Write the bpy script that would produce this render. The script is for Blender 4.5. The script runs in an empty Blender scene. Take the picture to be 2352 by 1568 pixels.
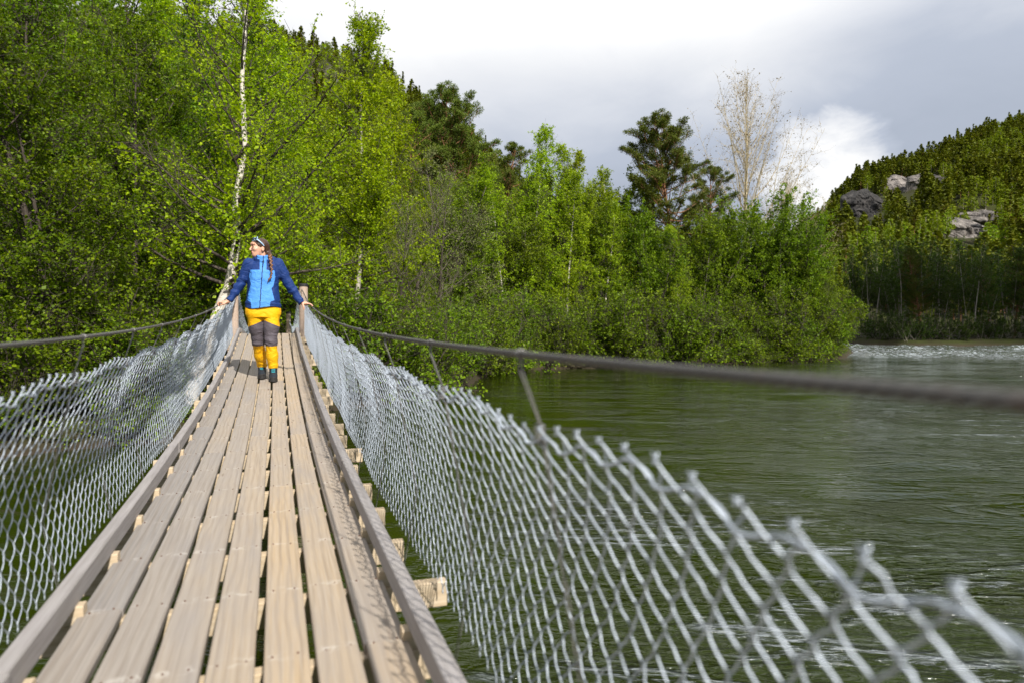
import bpy, math
import numpy as np
from mathutils import Vector, Matrix
R = math.radians
C = bpy.context.scene.collection
RG = np.random.default_rng
# ------------------------------------------------------------------ basics
A = R(19.1)                       # camera turned to the side of the bridge axis
CAM = np.array([0.12, 0.0, 2.6])  # water level is z = 0
F = 1568.0                        # focal length for a 2352 px wide frame
HZ = 745.0
def P(dx, f, z=0.0):
    r = (dx - 1176.0) / F * f
    return np.array([r*math.cos(A) + f*math.sin(A) + CAM[0], -r*math.sin(A) + f*math.cos(A), z])
def inv(X, Y):
    X = X - CAM[0]
    f = X*math.sin(A) + Y*math.cos(A)
    r = X*math.cos(A) - Y*math.sin(A)
    return 1176.0 + F*r/np.maximum(f, 1e-3), f
def mesh(name, V, Q, smooth=False, attrs=None, mats=None, mi=None):
    V = np.asarray(V, dtype=np.float32).reshape(-1, 3)
    me = bpy.data.meshes.new(name)
    me.vertices.add(len(V)); me.vertices.foreach_set('co', V.ravel())
    if not isinstance(Q, list): Q = [Q]
    Q = [np.asarray(q, dtype=np.int32) for q in Q if len(q)]
    li = np.concatenate([q.ravel() for q in Q]) if Q else np.zeros(0, np.int32)
    tot = np.concatenate([np.full(len(q), q.shape[1], np.int32) for q in Q])
    st = np.concatenate([[0], np.cumsum(tot)[:-1]]).astype(np.int32)
    me.loops.add(len(li)); me.loops.foreach_set('vertex_index', li)
    me.polygons.add(len(tot)); me.polygons.foreach_set('loop_start', st); me.polygons.foreach_set('loop_total', tot)
    me.polygons.foreach_set('use_smooth', np.full(len(tot), smooth, dtype=bool))
    for k, a in (attrs or {}).items():
        at = me.attributes.new(k, 'FLOAT', 'POINT'); at.data.foreach_set('value', np.asarray(a, dtype=np.float32))
    for m in (mats or []): me.materials.append(m)
    if mi is not None: me.polygons.foreach_set('material_index', np.asarray(mi, dtype=np.int32))
    me.update(calc_edges=True)
    return me
def link(name, me, parent=None, loc=None, rotz=0, scale=None):
    o = bpy.data.objects.new(name, me); C.objects.link(o)
    if parent is not None: o.parent = parent
    if loc is not None: o.location = [float(v) for v in loc]
    if rotz: o.rotation_euler = (0, 0, rotz)
    if scale is not None: o.scale = (scale,)*3 if not hasattr(scale, '__len__') else scale
    return o
def tag(o, label, cat, group=None):
    o['label'] = label; o['category'] = cat
    if group: o['group'] = group
    return o
def struct(o, kind='structure'):
    o['kind'] = kind; return o
# value noise -----------------------------------------------------------
_rt = RG(7).random((64, 64, 64)).astype(np.float32)
def vn(p):
    p = np.asarray(p, dtype=np.float32); i = np.floor(p).astype(np.int64); f = p - i; f = f*f*(3-2*f)
    x0, y0, z0 = [(i[..., k]) & 63 for k in range(3)]; x1, y1, z1 = (x0+1) & 63, (y0+1) & 63, (z0+1) & 63
    fx, fy, fz = f[..., 0], f[..., 1], f[..., 2]
    def L(a, b, t): return a + (b-a)*t
    return L(L(L(_rt[x0, y0, z0], _rt[x1, y0, z0], fx), L(_rt[x0, y1, z0], _rt[x1, y1, z0], fx), fy),
             L(L(_rt[x0, y0, z1], _rt[x1, y0, z1], fx), L(_rt[x0, y1, z1], _rt[x1, y1, z1], fx), fy), fz)*2 - 1
def fbm(p, o=4):
    p = np.asarray(p, dtype=np.float32); s = 0; a = 1.0
    for k in range(o):
        s = s + a*vn(p*(2.03**k) + 17.3*k); a *= .5
    return s
def fbm2(x, y, sc, o=4, z=0.5):
    return fbm(np.stack([x/sc, y/sc, np.full_like(x, z)], -1), o)
# tubes -------------------------------------------------------------------
def tubes(P3, Rr, s=5, cap=False):
    """P3 (M,n,3), Rr (M,n): tapered tubes"""
    P3 = np.asarray(P3, float); Rr = np.asarray(Rr, float); M, n, _ = P3.shape
    T = np.gradient(P3, axis=1); T /= np.linalg.norm(T, axis=2, keepdims=True) + 1e-9
    ref = np.where(np.abs(T.mean(1)[:, 2:3]) > .8, [[1., 0, 0]], [[0, 0, 1.]])[:, None, :]
    U = np.cross(T, ref); U /= np.linalg.norm(U, axis=2, keepdims=True) + 1e-9
    W = np.cross(T, U)
    an = np.arange(s)*2*math.pi/s
    V = P3[:, :, None, :] + Rr[:, :, None, None]*(U[:, :, None, :]*np.cos(an)[None, None, :, None] + W[:, :, None, :]*np.sin(an)[None, None, :, None])
    idx = np.arange(M*n*s).reshape(M, n, s)
    a = idx[:, :-1, :]; b = np.roll(a, -1, 2); c = idx[:, 1:, :]; d = np.roll(c, -1, 2)
    Q = np.stack([a, b, d, c], -1).reshape(-1, 4)
    return V.reshape(-1, 3), Q
def merge(parts):
    Vs, Qs, off = [], [], 0
    for V, Q in parts:
        Vs.append(V); Qs.append(np.asarray(Q) + off); off += len(V)
    return np.concatenate(Vs), np.concatenate(Qs)
def box(x0, x1, y0, y1, z0, z1):
    V = np.array([[x, y, z] for z in (z0, z1) for y in (y0, y1) for x in (x0, x1)], float)
    return V, np.array([[0, 2, 3, 1], [4, 5, 7, 6], [0, 1, 5, 4], [2, 6, 7, 3], [0, 4, 6, 2], [1, 3, 7, 5]])
def cbox(x0, x1, y0, y1, z0, z1, c=.004):
    """box with chamfered long edges (along x)"""
    prof = [(y0+c, z0), (y1-c, z0), (y1, z0+c), (y1, z1-c), (y1-c, z1), (y0+c, z1), (y0, z1-c), (y0, z0+c)]
    return loft([[(x, y, z) for y, z in prof] for x in (x0, x1)])
def loft(rings):
    n = len(rings[0]); V = np.array([p for r in rings for p in r], float); Q = []
    for i in range(len(rings)-1):
        for j in range(n):
            k = (j+1) % n; Q.append([i*n+j, i*n+k, (i+1)*n+k, (i+1)*n+j])
    for e in (0, len(rings)-1):              # end caps: quads fanned (n even)
        b = e*n
        for j in range(1, n-1, 2):
            q = [b, b+j, b+j+1, b+(j+2) % n] if j+2 < n else [b, b+j, b+j+1, b+j+1]
            if len(set(q)) == 4: Q.append(q if e else q[::-1])
    return V, np.array(Q)
# ------------------------------------------------------------------ materials
class NT:
    def __init__(s, name):
        s.m = bpy.data.materials.new(name); s.m.use_nodes = True; s.t = s.m.node_tree; s.n = s.t.nodes; s.n.clear()
        s.out = s.n.new('ShaderNodeOutputMaterial')
    def node(s, ty, **kw):
        nd = s.n.new('ShaderNode'+ty)
        ins = kw.pop('ins', {})
        for k, v in kw.items(): setattr(nd, k, v)
        for k, v in ins.items():
            if hasattr(v, 'is_linked') or isinstance(v, bpy.types.NodeSocket): s.t.links.new(v, nd.inputs[k])
            else: nd.inputs[k].default_value = v
        return nd
    def math(s, op, a, b=None, c=None, clamp=False):
        nd = s.node('Math', operation=op, use_clamp=clamp)
        for i, v in enumerate((a, b, c)):
            if v is None: continue
            if isinstance(v, bpy.types.NodeSocket): s.t.links.new(v, nd.inputs[i])
            else: nd.inputs[i].default_value = v
        return nd.outputs[0]
    def mix(s, f, a, b, mode='MIX'):
        nd = s.node('Mix', data_type='RGBA', blend_type=mode)
        for i, v in ((0, f), (6, a), (7, b)):
            if isinstance(v, bpy.types.NodeSocket): s.t.links.new(v, nd.inputs[i])
            else: nd.inputs[i].default_value = v if i == 0 else (*v, 1) if len(v) == 3 else v
        return nd.outputs[2]
    def noise(s, vec=None, scale=5, detail=4, rough=.5, dist=0):
        i = {'Scale': scale, 'Detail': detail, 'Roughness': rough, 'Distortion': dist}
        if vec is not None: i['Vector'] = vec
        return s.node('TexNoise', ins=i).outputs['Fac']
    def ramp(s, f, pts):
        nd = s.node('ValToRGB', ins={'Fac': f}); cr = nd.color_ramp
        while len(cr.elements) > 1: cr.elements.remove(cr.elements[-1])
        for i, (p, c) in enumerate(pts):
            e = cr.elements[0] if i == 0 else cr.elements.new(p)
            e.position = p; e.color = (*c, 1) if hasattr(c, '__len__') else (c, c, c, 1)
        return nd.outputs[0]
    def mr(s, v, a, b, c, d):
        return s.node('MapRange', ins={'Value': v, 'From Min': a, 'From Max': b, 'To Min': c, 'To Max': d}).outputs[0]
    def map(s, vec, sc=(1, 1, 1), loc=(0, 0, 0)):
        return s.node('Mapping', ins={'Vector': vec, 'Scale': sc, 'Location': loc}).outputs[0]
    def obj(s): return s.node('TexCoord').outputs['Object']
    def pos(s): return s.node('NewGeometry').outputs['Position']
    def attr(s, n): return s.node('Attribute', attribute_name=n).outputs['Fac']
    def done(s, sh): s.t.links.new(sh, s.out.inputs['Surface']); return s.m
    def bump(s, h, strength=.5, dist=.01):
        return s.node('Bump', ins={'Height': h, 'Strength': strength, 'Distance': dist}).outputs[0]
    def pr(s, **k):
        return s.node('BsdfPrincipled', ins={a.replace('_', ' '): b for a, b in k.items()}).outputs[0]
def c4(c): return (*c, 1)
def leaf_mat(name, cols, trans, rough=.5, tw=.45, spec=.18):
    t = NT(name)
    rnd = t.attr('rnd'); oi = t.node('ObjectInfo').outputs['Random']
    n = t.noise(t.obj(), .55, 3)
    f = t.math('ADD', t.math('MULTIPLY', rnd, .6), t.math('MULTIPLY', t.mr(n, .3, .7, 0, 1), .4))
    col = t.ramp(f, [(0, cols[0]), (.5, cols[1]), (1, cols[2])])
    hsv = t.node('HueSaturation', ins={'Color': col, 'Hue': t.mr(oi, 0, 1, .476, .500), 'Value': t.mr(oi, 0, 1, .85, 1.15)}).outputs[0]
    d = t.pr(Base_Color=hsv, Roughness=rough, Specular_IOR_Level=spec)
    tr = t.node('BsdfTranslucent', ins={'Color': t.mix(1.0, hsv, trans, 'MULTIPLY')}).outputs[0]
    return t.done(t.node('MixShader', ins={'Fac': tw, 1: d, 2: tr}).outputs[0])
def bark_mat(name, cols, scale=3, stretch=6, rough=.9, bumpd=.02):
    t = NT(name); o = t.map(t.obj(), (stretch, stretch, 1))
    n = t.noise(o, scale, 6, .65)
    col = t.ramp(n, [(.3, cols[0]), (.5, cols[1]), (.7, cols[2])])
    return t.done(t.pr(Base_Color=col, Roughness=rough, Normal=t.bump(n, .6, bumpd)))
def birch_bark(name, white=(.62, .58, .52), lo=2.0):
    t = NT(name); ob = t.obj()
    n = t.noise(t.map(ob, (3.5, 3.5, 14)), 2.2, 5, .6)
    big = t.noise(t.map(ob, (1.6, 1.6, 2.2)), 2.0, 4, .6)
    dark = t.math('MAXIMUM', t.mr(n, .60, .66, 0, 1), t.mr(big, .60, .66, 0, 1), clamp=True)
    base = t.ramp(t.noise(t.map(ob, (1, 1, 8)), 3, 4), [(.3, [v*.72 for v in white]), (.6, white), (.8, [min(.8, v*1.15) for v in white])])
    col = t.mix(dark, base, (.035, .03, .025))
    return t.done(t.pr(Base_Color=col, Roughness=.7, Normal=t.bump(n, .4, .01)))
M = {}
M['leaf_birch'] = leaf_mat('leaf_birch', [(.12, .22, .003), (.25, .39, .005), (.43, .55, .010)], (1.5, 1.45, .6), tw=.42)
M['leaf_near'] = leaf_mat('leaf_near', [(.04, .10, .002), (.10, .21, .004), (.25, .38, .008)], (1.5, 1.45, .6), tw=.38)  # near leaves darkened, birch leaves brightened: shade and sun put into the colour
M['leaf_slim'] = leaf_mat('leaf_slim', [(.12, .22, .005), (.25, .38, .008), (.40, .52, .020)], (1.4, 1.4, .7), tw=.42)
M['leaf_alder'] = leaf_mat('leaf_alder', [(.055, .115, .003), (.12, .21, .005), (.24, .34, .010)], (1.4, 1.45, .6), tw=.36)
M['leaf_willow'] = leaf_mat('leaf_willow', [(.17, .21, .08), (.24, .29, .11), (.34, .38, .17)], (1.2, 1.2, .8), tw=.35)
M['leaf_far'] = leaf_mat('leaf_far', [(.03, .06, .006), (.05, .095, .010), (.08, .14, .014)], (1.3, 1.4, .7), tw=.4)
M['needle'] = leaf_mat('needle', [(.05, .085, .012), (.10, .15, .018), (.18, .23, .03)], (1.1, 1.1, .7), .5, .2)
M['needle_hill'] = leaf_mat('needle_hill', [(.055, .075, .005), (.115, .14, .007), (.20, .21, .012)], (1.1, 1.1, .7), .6, .2, .2)
M['leaf_hill'] = leaf_mat('leaf_hill', [(.10, .17, .008), (.17, .27, .012), (.28, .38, .02)], (1.3, 1.3, .7), .6, .35, .2)
M['leaf_bud'] = leaf_mat('leaf_bud', [(.20, .16, .05), (.30, .25, .09), (.42, .36, .14)], (1.1, 1.1, .8), .6, .3)
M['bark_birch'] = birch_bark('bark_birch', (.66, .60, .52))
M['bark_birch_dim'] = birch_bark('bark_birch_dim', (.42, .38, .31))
M['bark_dark'] = bark_mat('bark_dark', [(.025, .018, .014), (.055, .042, .032), (.12, .095, .075)])
M['bark_grey'] = bark_mat('bark_grey', [(.06, .048, .038), (.13, .105, .082), (.25, .21, .17)])
M['bark_pine'] = bark_mat('bark_pine', [(.09, .045, .025), (.24, .11, .05), (.36, .19, .10)], 5, 4)
M['bark_aspen'] = bark_mat('bark_aspen', [(.30, .23, .13), (.48, .40, .25), (.64, .55, .38)])
M['bark_thin'] = bark_mat('bark_thin', [(.16, .13, .10), (.34, .29, .24), (.5, .45, .39)], 2, 2)

# ------------------------------------------------------------------ tree growing
class Wood:
    def __init__(s): s.by = {}; s.tips = []
    def add(s, pts, r0, r1, sides=4):
        pts = np.asarray(pts); n = len(pts)
        s.by.setdefault((n, sides), []).append((pts, np.linspace(r0, r1, n)))
    def build(s):
        return merge([tubes(np.array([a for a, _ in v]), np.array([b for _, b in v]), k[1]) for k, v in s.by.items()])
def unit(v): v = np.asarray(v, float); return v/(np.linalg.norm(v) + 1e-9)
def curve(rng, p, d, L, n, up=0., wob=.12):
    pts = [np.array(p, float)]; d = unit(d)
    for i in range(n-1):
        d = unit(d + rng.normal(0, wob, 3) + np.array([0, 0, up/(n-1)]))
        pts.append(pts[-1] + d*L/(n-1))
    return np.array(pts)
def at(pts, t):
    n = len(pts)-1; x = min(max(t, 0), .9999)*n; i = int(x); f = x-i
    return pts[i]*(1-f) + pts[i+1]*f, unit(pts[i+1]-pts[i])
def leaves(rng, pos, ls, asp=.7, out=None, upb=.3, spread=0.):
    """rhombic leaves at pos (N,3)"""
    N = len(pos)
    pos = pos + rng.normal(0, 1, (N, 3))*spread
    nrm = rng.normal(0, 1, (N, 3)); nrm[:, 2] = np.abs(nrm[:, 2]) + upb
    nrm /= np.linalg.norm(nrm, axis=1, keepdims=True)
    a = np.cross(nrm, rng.normal(0, 1, (N, 3))); a /= np.linalg.norm(a, axis=1, keepdims=True) + 1e-9
    b = np.cross(nrm, a); s = (ls*rng.uniform(.45, 1.4, N)*.5)[:, None]
    V = np.stack([pos - a*s, pos + b*s*asp - a*s*.15, pos + a*s, pos - b*s*asp - a*s*.15], 1)
    return V.reshape(-1, 3), np.arange(4*N).reshape(N, 4), np.repeat(rng.random(N), 4)
def grow(seed, H=12, r0=.14, path=None, base=.25, nb=38, blen=3.0, prof=None, ang=(75, 25), bup=.5, nsub=8, sub=.4, ntw=5, tw=.45,
         nl=7, ls=.055, droop=0., leafmat='leaf_birch', bark='bark_birch', barkb='bark_dark', spread=.05, lean=.03, wob=.1, asp=.75, extra=None,
         trunks=1, fork=.0, epi=0, epi0=0, clump=1.1, leaf_t=.0, ttop=1.0):
    rng = RG(seed); W = Wood(); T = Wood(); anch = []; prof = prof or (lambda t: math.sin(math.pi*min(1, .15+.85*t))**.8*(1-.55*t)+.1)
    stems = []
    if path is not None: stems.append((np.array(path, float), r0, H))
    else:
        for k in range(trunks):
            az = rng.uniform(0, 6.28); tilt = (fork*rng.uniform(.5, 1.2) if trunks > 1 else lean)
            h = H*(1 if k == 0 else rng.uniform(.65, 1.0))
            stems.append((curve(rng, (rng.normal(0, .12)*(trunks > 1), rng.normal(0, .12)*(trunks > 1), -.3), (math.cos(az)*tilt, math.sin(az)*tilt, 1), h+.3, 12, .15*(trunks > 1), .035), r0*(1 if k == 0 else .75), h))
    for pts, r, h in stems:
        T.add(pts, r, r*.09, 9)
        nbk = max(4, int(nb/len(stems)))
        for i in range(nbk):
            t = base + (ttop-base)*((i+rng.random()*.8)/nbk)
            p, d = at(pts, t)
            az = i*2.4 + rng.normal(0, .5); a = R(ang[0] + (ang[1]-ang[0])*((t-base)/(1-base)) + rng.normal(0, 8))
            u = (t-base)/(1-base)
            L = blen*prof(u)*rng.uniform(.7, 1.25)
            dr = np.array([math.cos(az)*math.sin(a), math.sin(az)*math.sin(a), math.cos(a)])
            b = curve(rng, p, dr, L, 7, bup, wob); rb = max(.012, r*(1-t*.85)*.42)
            W.add(b, rb, .006, 4)
            ns = max(2, int(nsub*(.4+L/blen)))
            for j in range(ns):
                s = .15+.85*(j+rng.random())/ns
                q, e = at(b, s); L2 = max(.25, sub*L*(1-.6*s)*rng.uniform(.7, 1.3))
                side = unit(np.cross(e, rng.normal(0, 1, 3))); dd = unit(e*.75 + side*.8)
                c = curve(rng, q, dd, L2, 4, bup*.3 - droop*.5, wob*1.4)
                W.add(c, .009, .004, 3)
                nt = max(2, int(ntw*(.5+L2/1.2)))
                for k in range(nt):
                    q2, e2 = at(c, (k+rng.random())/nt)
                    side = unit(rng.normal(0, 1, 3)); d3 = unit(e2*.5 + side*.8 - np.array([0, 0, droop]))
                    g = curve(rng, q2, d3, tw*rng.uniform(.5, 1.3), 3, -droop*.8, .15)
                    W.add(g, .0045, .002, 3)
                    if rng.random() < .93 and u >= leaf_t*rng.uniform(.6, 1.4):
                        m = rng.poisson(nl)
                        for f in rng.random(m): anch.append(g[0]*(1-f)+g[2]*f)
    for pts, r, h in stems:
        for i in range(int(epi/len(stems))):
            p, d = at(pts, rng.uniform(max(base, epi0), .97)); g = curve(rng, p, unit(rng.normal(0, 1, 3)*[1, 1, .5]+[0, 0, .25]), rng.uniform(.35, 1.0), 4, -.2, .15); W.add(g, .008, .003, 3)
            for f in rng.random(26): anch.append(at(g, .25+.75*f)[0] + rng.normal(0, .07, 3))
    if extra: extra(rng, W, anch)
    if anch and clump > 0:
        an_ = np.array(anch); cv = vn(an_*clump+seed)+.5*vn(an_*clump*2.3+seed*2); anch = an_[cv > rng.uniform(-.75, -.02, len(an_))]
    tv, tq = T.build(); wv, wq = W.build()
    V = np.concatenate([tv, wv]); Q = np.concatenate([tq, wq+len(tv)])
    mi = np.concatenate([np.zeros(len(tq), int), np.ones(len(wq), int)])
    trunk = mesh('trunk', V, Q, True, mats=[M[bark], M[barkb]], mi=mi)
    crown = None
    if len(anch):
        lv, lq, lr = leaves(rng, np.array(anch), ls, asp, spread=spread)
        crown = mesh('crown', lv, lq, False, {'rnd': lr}, [M[leafmat]])
    return (H, trunk, crown)
def pine(seed, H=15, r0=.2, base=.35, nb=46, blen=3.2, nclump=9, nn=46, ln=.17, dead=6, leafmat='needle', csz=.28, up=.5):
    rng = RG(seed); W = Wood(); T = Wood(); A_, D_ = [], []
    pts = curve(rng, (0, 0, -.3), (rng.normal(0, .04), rng.normal(0, .04), 1), H+.3, 12, 0, .03)
    T.add(pts, r0, r0*.15, 9)
    for i in range(nb):
        t = base + (1-base)*((i+rng.random())/nb)**.9; p, d = at(pts, t)
        u = (t-base)/(1-base); az = i*2.4+rng.normal(0, .6); a = R(88-40*u+rng.normal(0, 10))
        L = blen*(1-u**2.2)**.6*rng.uniform(.5, 1.15)*(.75+.25*u)+.35
        b = curve(rng, p, (math.cos(az)*math.sin(a), math.sin(az)*math.sin(a), math.cos(a)), L, 7, up, .14)
        W.add(b, .05*(1-u)+.02, .012, 5)
        for j in range(max(3, int(nclump*L/blen))):
            s = .3+.7*rng.random()**.7; q, e = at(b, s)
            side = unit(np.cross(e, rng.normal(0, 1, 3))); side[2] = abs(side[2])*.5
            c = curve(rng, q, unit(e*.8+side*.8), L*.3*rng.uniform(.5, 1.2)*(1.2-s)+.15, 4, .6, .15)
            W.add(c, .014, .008, 3)
            for k in range(3):
                q2, e2 = at(c, .4+.6*k/2.); m = rng.poisson(nn)
                dirs = rng.normal(0, 1, (m, 3)); dirs /= np.linalg.norm(dirs, axis=1, keepdims=True)
                dirs = dirs + e2*.5 + np.array([0, 0, .35]); dirs /= np.linalg.norm(dirs, axis=1, keepdims=True)
                A_.append(q2 + dirs*rng.random((m, 1))**.6*csz*np.array([1, 1, .6])); D_.append(dirs)
    for i in range(dead):
        p, d = at(pts, rng.uniform(.12, base)); az = rng.uniform(0, 6.28)
        W.add(curve(rng, p, (math.cos(az), math.sin(az), .1), rng.uniform(.4, 1.2), 5, -.2, .15), .02, .006, 4)
    A_ = np.concatenate(A_); D_ = np.concatenate(D_); N = len(A_)
    w = np.cross(D_, rng.normal(0, 1, (N, 3))); w /= np.linalg.norm(w, axis=1, keepdims=True)
    s = ln*rng.uniform(.6, 1.2, (N, 1))
    V = np.stack([A_, A_+D_*s*.5+w*s*.13, A_+D_*s, A_+D_*s*.5-w*s*.13], 1).reshape(-1, 3)
    crown = mesh('crown', V, np.arange(4*N).reshape(N, 4), False, {'rnd': np.repeat(rng.random(N), 4)}, [M[leafmat]])
    tv, tq = T.build(); wv, wq = W.build()
    trunk = mesh('trunk', np.concatenate([tv, wv]), np.concatenate([tq, wq+len(tv)]), True, mats=[M['bark_pine']])
    return (H, trunk, crown)

# ------------------------------------------------------------------ terrain
def poly(pts): return np.array([p[:2] for p in pts])
LAND_A = poly([(-400, 500), (-400, -30), (-60, 5), (-26, 10.5), P(0, 13.2), P(300, 15), P(460, 15.6), P(700, 19.5), P(900, 23), P(1010, 26), P(1090, 31), P(1150, 38),
               P(1330, 41), P(1500, 43), P(1750, 47), P(1890, 50), P(1945, 54), P(1955, 64), P(1900, 80), P(1780, 100), P(1640, 125), P(1500, 200), P(1450, 500)])
LAND_B = poly([P(1560, 500), P(1600, 230), P(1720, 135), P(1850, 108), P(1940, 96), P(1990, 87), P(2080, 82.5), P(2200, 82), P(2352, 84), P(2700, 92), P(3400, 90), P(5000, 60), P(9000, 45), (500, -40), (900, 300), (600, 600)])
def seg_d(X, Y, pl):
    d = np.full(X.shape, 1e9); ins = np.zeros(X.shape, bool); n = len(pl)
    for i in range(n):
        a, b = pl[i], pl[(i+1) % n]; ab = b-a
        t = np.clip(((X-a[0])*ab[0]+(Y-a[1])*ab[1])/(ab@ab), 0, 1)
        d = np.minimum(d, np.hypot(X-a[0]-t*ab[0], Y-a[1]-t*ab[1]))
        c = ((a[1] > Y) != (b[1] > Y)) & (X < (b[0]-a[0])*(Y-a[1])/(b[1]-a[1]+1e-12)+a[0]); ins ^= c
    return np.where(ins, d, -d)
L_SKY = np.array([[-3000, .40], [-600, .50], [300, .47], [600, .425], [740, .398], [900, .355], [1030, .300], [1130, .247], [1200, .20], [1300, .15], [1500, .10], [1700, .05], [1900, .01], [2400, 0], [9000, 0]])
R_SKY = np.array([[-3000, 0], [1500, 0], [1700, .06], [1800, .12], [1890, .168], [1960, .212], [2050, .228], [2150, .250], [2250, .280], [2352, .30], [2600, .34], [3200, .38], [9000, .38]])
def sstep(x): x = np.clip(x, 0, 1); return x*x*(3-2*x)
def hills(dx, f, X, Y):
    hl = np.interp(dx, L_SKY[:, 0], L_SKY[:, 1])*255*np.clip((f-82)/173, 0, 1)**1.15
    hr = np.interp(dx, R_SKY[:, 0], R_SKY[:, 1])*330*np.clip((f-118)/212, 0, 1)**.95
    h = np.maximum(hl, hr)
    k = np.clip(h/25, 0, 1)
    return h + k*fbm2(X, Y, 38., 4)*5.5 + k*np.abs(fbm2(X, Y, 14., 3, 3.3))*2.2 - k*3
def ground(X, Y):
    X = np.asarray(X, float); Y = np.asarray(Y, float)
    dx, f = inv(X, Y); ok = f > 30
    da, db = seg_d(X, Y, LAND_A), seg_d(X, Y, LAND_B); d = np.maximum(da, db)
    d = d + fbm2(X, Y, 3.5, 3)*.5*np.clip((d+20)/20, 0, 1)
    z = -1.3 + sstep((d+1.6)/2.6)*2.0 + np.clip(d, 0, 30)*.035 + fbm2(X, Y, 6., 3, 2.2)*.18*np.clip(d, 0, 1)
    return z + np.where(ok, hills(np.where(ok, dx, 0), np.where(ok, f, 1), X, Y), 0)*np.clip(d/20, 0, 1)
def gz(x, y): return float(ground(np.array([x]), np.array([y]))[0])
def grid(xs, ys, fn):
    X, Y = np.meshgrid(xs, ys, indexing='ij'); Z = fn(X, Y)
    idx = np.arange(X.size).reshape(X.shape)
    Q = np.stack([idx[:-1, :-1], idx[1:, :-1], idx[1:, 1:], idx[:-1, 1:]], -1).reshape(-1, 4)
    return np.stack([X, Y, Z], -1).reshape(-1, 3), Q
t = NT('forest_floor'); ps = t.pos()
n1 = t.noise(ps, .35, 6, .6); n2 = t.noise(ps, 4.0, 5, .65); geo = t.node('NewGeometry').outputs['Normal']
nz = t.node('SeparateXYZ', ins={0: geo}).outputs[2]; pz = t.node('SeparateXYZ', ins={0: ps}).outputs[2]
grass = t.ramp(t.math('ADD', t.math('MULTIPLY', n1, .6), t.math('MULTIPLY', n2, .4)), [(.3, (.045, .035, .018)), (.45, (.035, .035, .012)), (.6, (.04, .05, .010)), (.75, (.06, .045, .022))])
rock = t.ramp(t.noise(ps, .9, 7, .7), [(.3, (.10, .09, .08)), (.5, (.24, .215, .19)), (.7, (.36, .33, .30))])
steep = t.math('MULTIPLY', t.mr(nz, .62, .80, 1, 0), t.mr(pz, 14, 20, 0, 1), clamp=True)
steep = t.math('MULTIPLY', steep, t.mr(n1, .45, .58, 0, 1), clamp=True)
mud = t.mr(pz, .05, .45, 1, 0)
col = t.mix(t.math('MAXIMUM', mud, 0.0, clamp=True), t.mix(steep, grass, rock), (.045, .035, .022))
M['floor'] = t.done(t.pr(Base_Color=col, Roughness=.95, Specular_IOR_Level=.2, Normal=t.bump(n2, .8, .08)))
t = NT('cliff_rock'); ps = t.pos()
n1 = t.noise(t.map(ps, (1, 1, .45)), .5, 9, .68); n2 = t.noise(t.map(ps, (1, 1, .3)), .22, 4, .6)
col = t.ramp(n1, [(.3, (.03, .028, .026)), (.45, (.13, .115, .105)), (.6, (.27, .24, .215)), (.75, (.40, .36, .33))])
col = t.mix(t.mr(n2, .55, .68, 0, .8), col, (.06, .055, .05))
M['cliff'] = t.done(t.pr(Base_Color=col, Roughness=.9, Normal=t.bump(n1, 1.0, .6)))
xs = np.concatenate([np.linspace(-330, -70, 27)[:-1], np.linspace(-70, 110, 181)[:-1], np.linspace(110, 460, 90)])
ys = np.concatenate([np.linspace(-60, 5, 8)[:-1], np.linspace(5, 90, 120)[:-1], np.linspace(90, 420, 110)])
V, Q = grid(xs, ys, ground)
struct(link('ground', mesh('ground', V, Q, True, mats=[M['floor']])))
# base sheet to the horizon, under everything
V, Q = grid(np.linspace(-6000, 6000, 25), np.linspace(-6000, 6000, 25), lambda X, Y: np.full_like(X, -2.5))
struct(link('terrain', mesh('terrain', V, Q, False, mats=[M['floor']])))

# ------------------------------------------------------------------ river
t = NT('river_water'); ps = t.pos()
xyz = t.node('SeparateXYZ', ins={0: ps})
flow = t.map(ps, (1, 1, 1)); flow.node.inputs['Rotation'].default_value = (0, 0, R(25))
big = t.noise(t.map(flow, (.07, .13, 0)), 1, 4, .55, .8)                 # where the surface is broken or slick
mid = t.noise(t.map(flow, (.55, 1.1, 0)), 1, 4, .6, 1.2)
fine = t.noise(t.map(flow, (2.4, 7.0, 0)), 1.6, 4, .6, 1.0)
ww = t.noise(t.map(flow, (.20, .80, 0)), 1, 4, .62, 2.2)
patch = t.mr(big, .42, .56, .15, 1.0)
streak = t.mr(ww, .50, .57, .0, 1.0)
vf = t.noise(t.map(flow, (9.0, 16.0, 0)), 1.6, 2, .5, .6)
rip = t.noise(t.map(flow, (1.5, 3.2, 0)), 2.0, 3, .5, 1.0)
chop = t.attr('chop')
amp = t.math('MULTIPLY', t.math('MULTIPLY', patch, streak), t.math('ADD', .25, chop))
h = t.math('ADD', t.math('MULTIPLY', fine, t.math('MULTIPLY', amp, .16)), t.math('MULTIPLY', vf, t.math('ADD', t.math('MULTIPLY', amp, .03), t.math('MULTIPLY', chop, .006))))
h = t.math('ADD', h, t.math('MULTIPLY', rip, t.math('ADD', .004, t.math('MULTIPLY', chop, .13))))
h = t.math('ADD', h, t.math('MULTIPLY', mid, t.math('ADD', .008, t.math('MULTIPLY', chop, .06))))
h = t.math('ADD', h, t.math('MULTIPLY', ww, .018))
nrm = t.bump(h, 1.0, 1.0)
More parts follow.
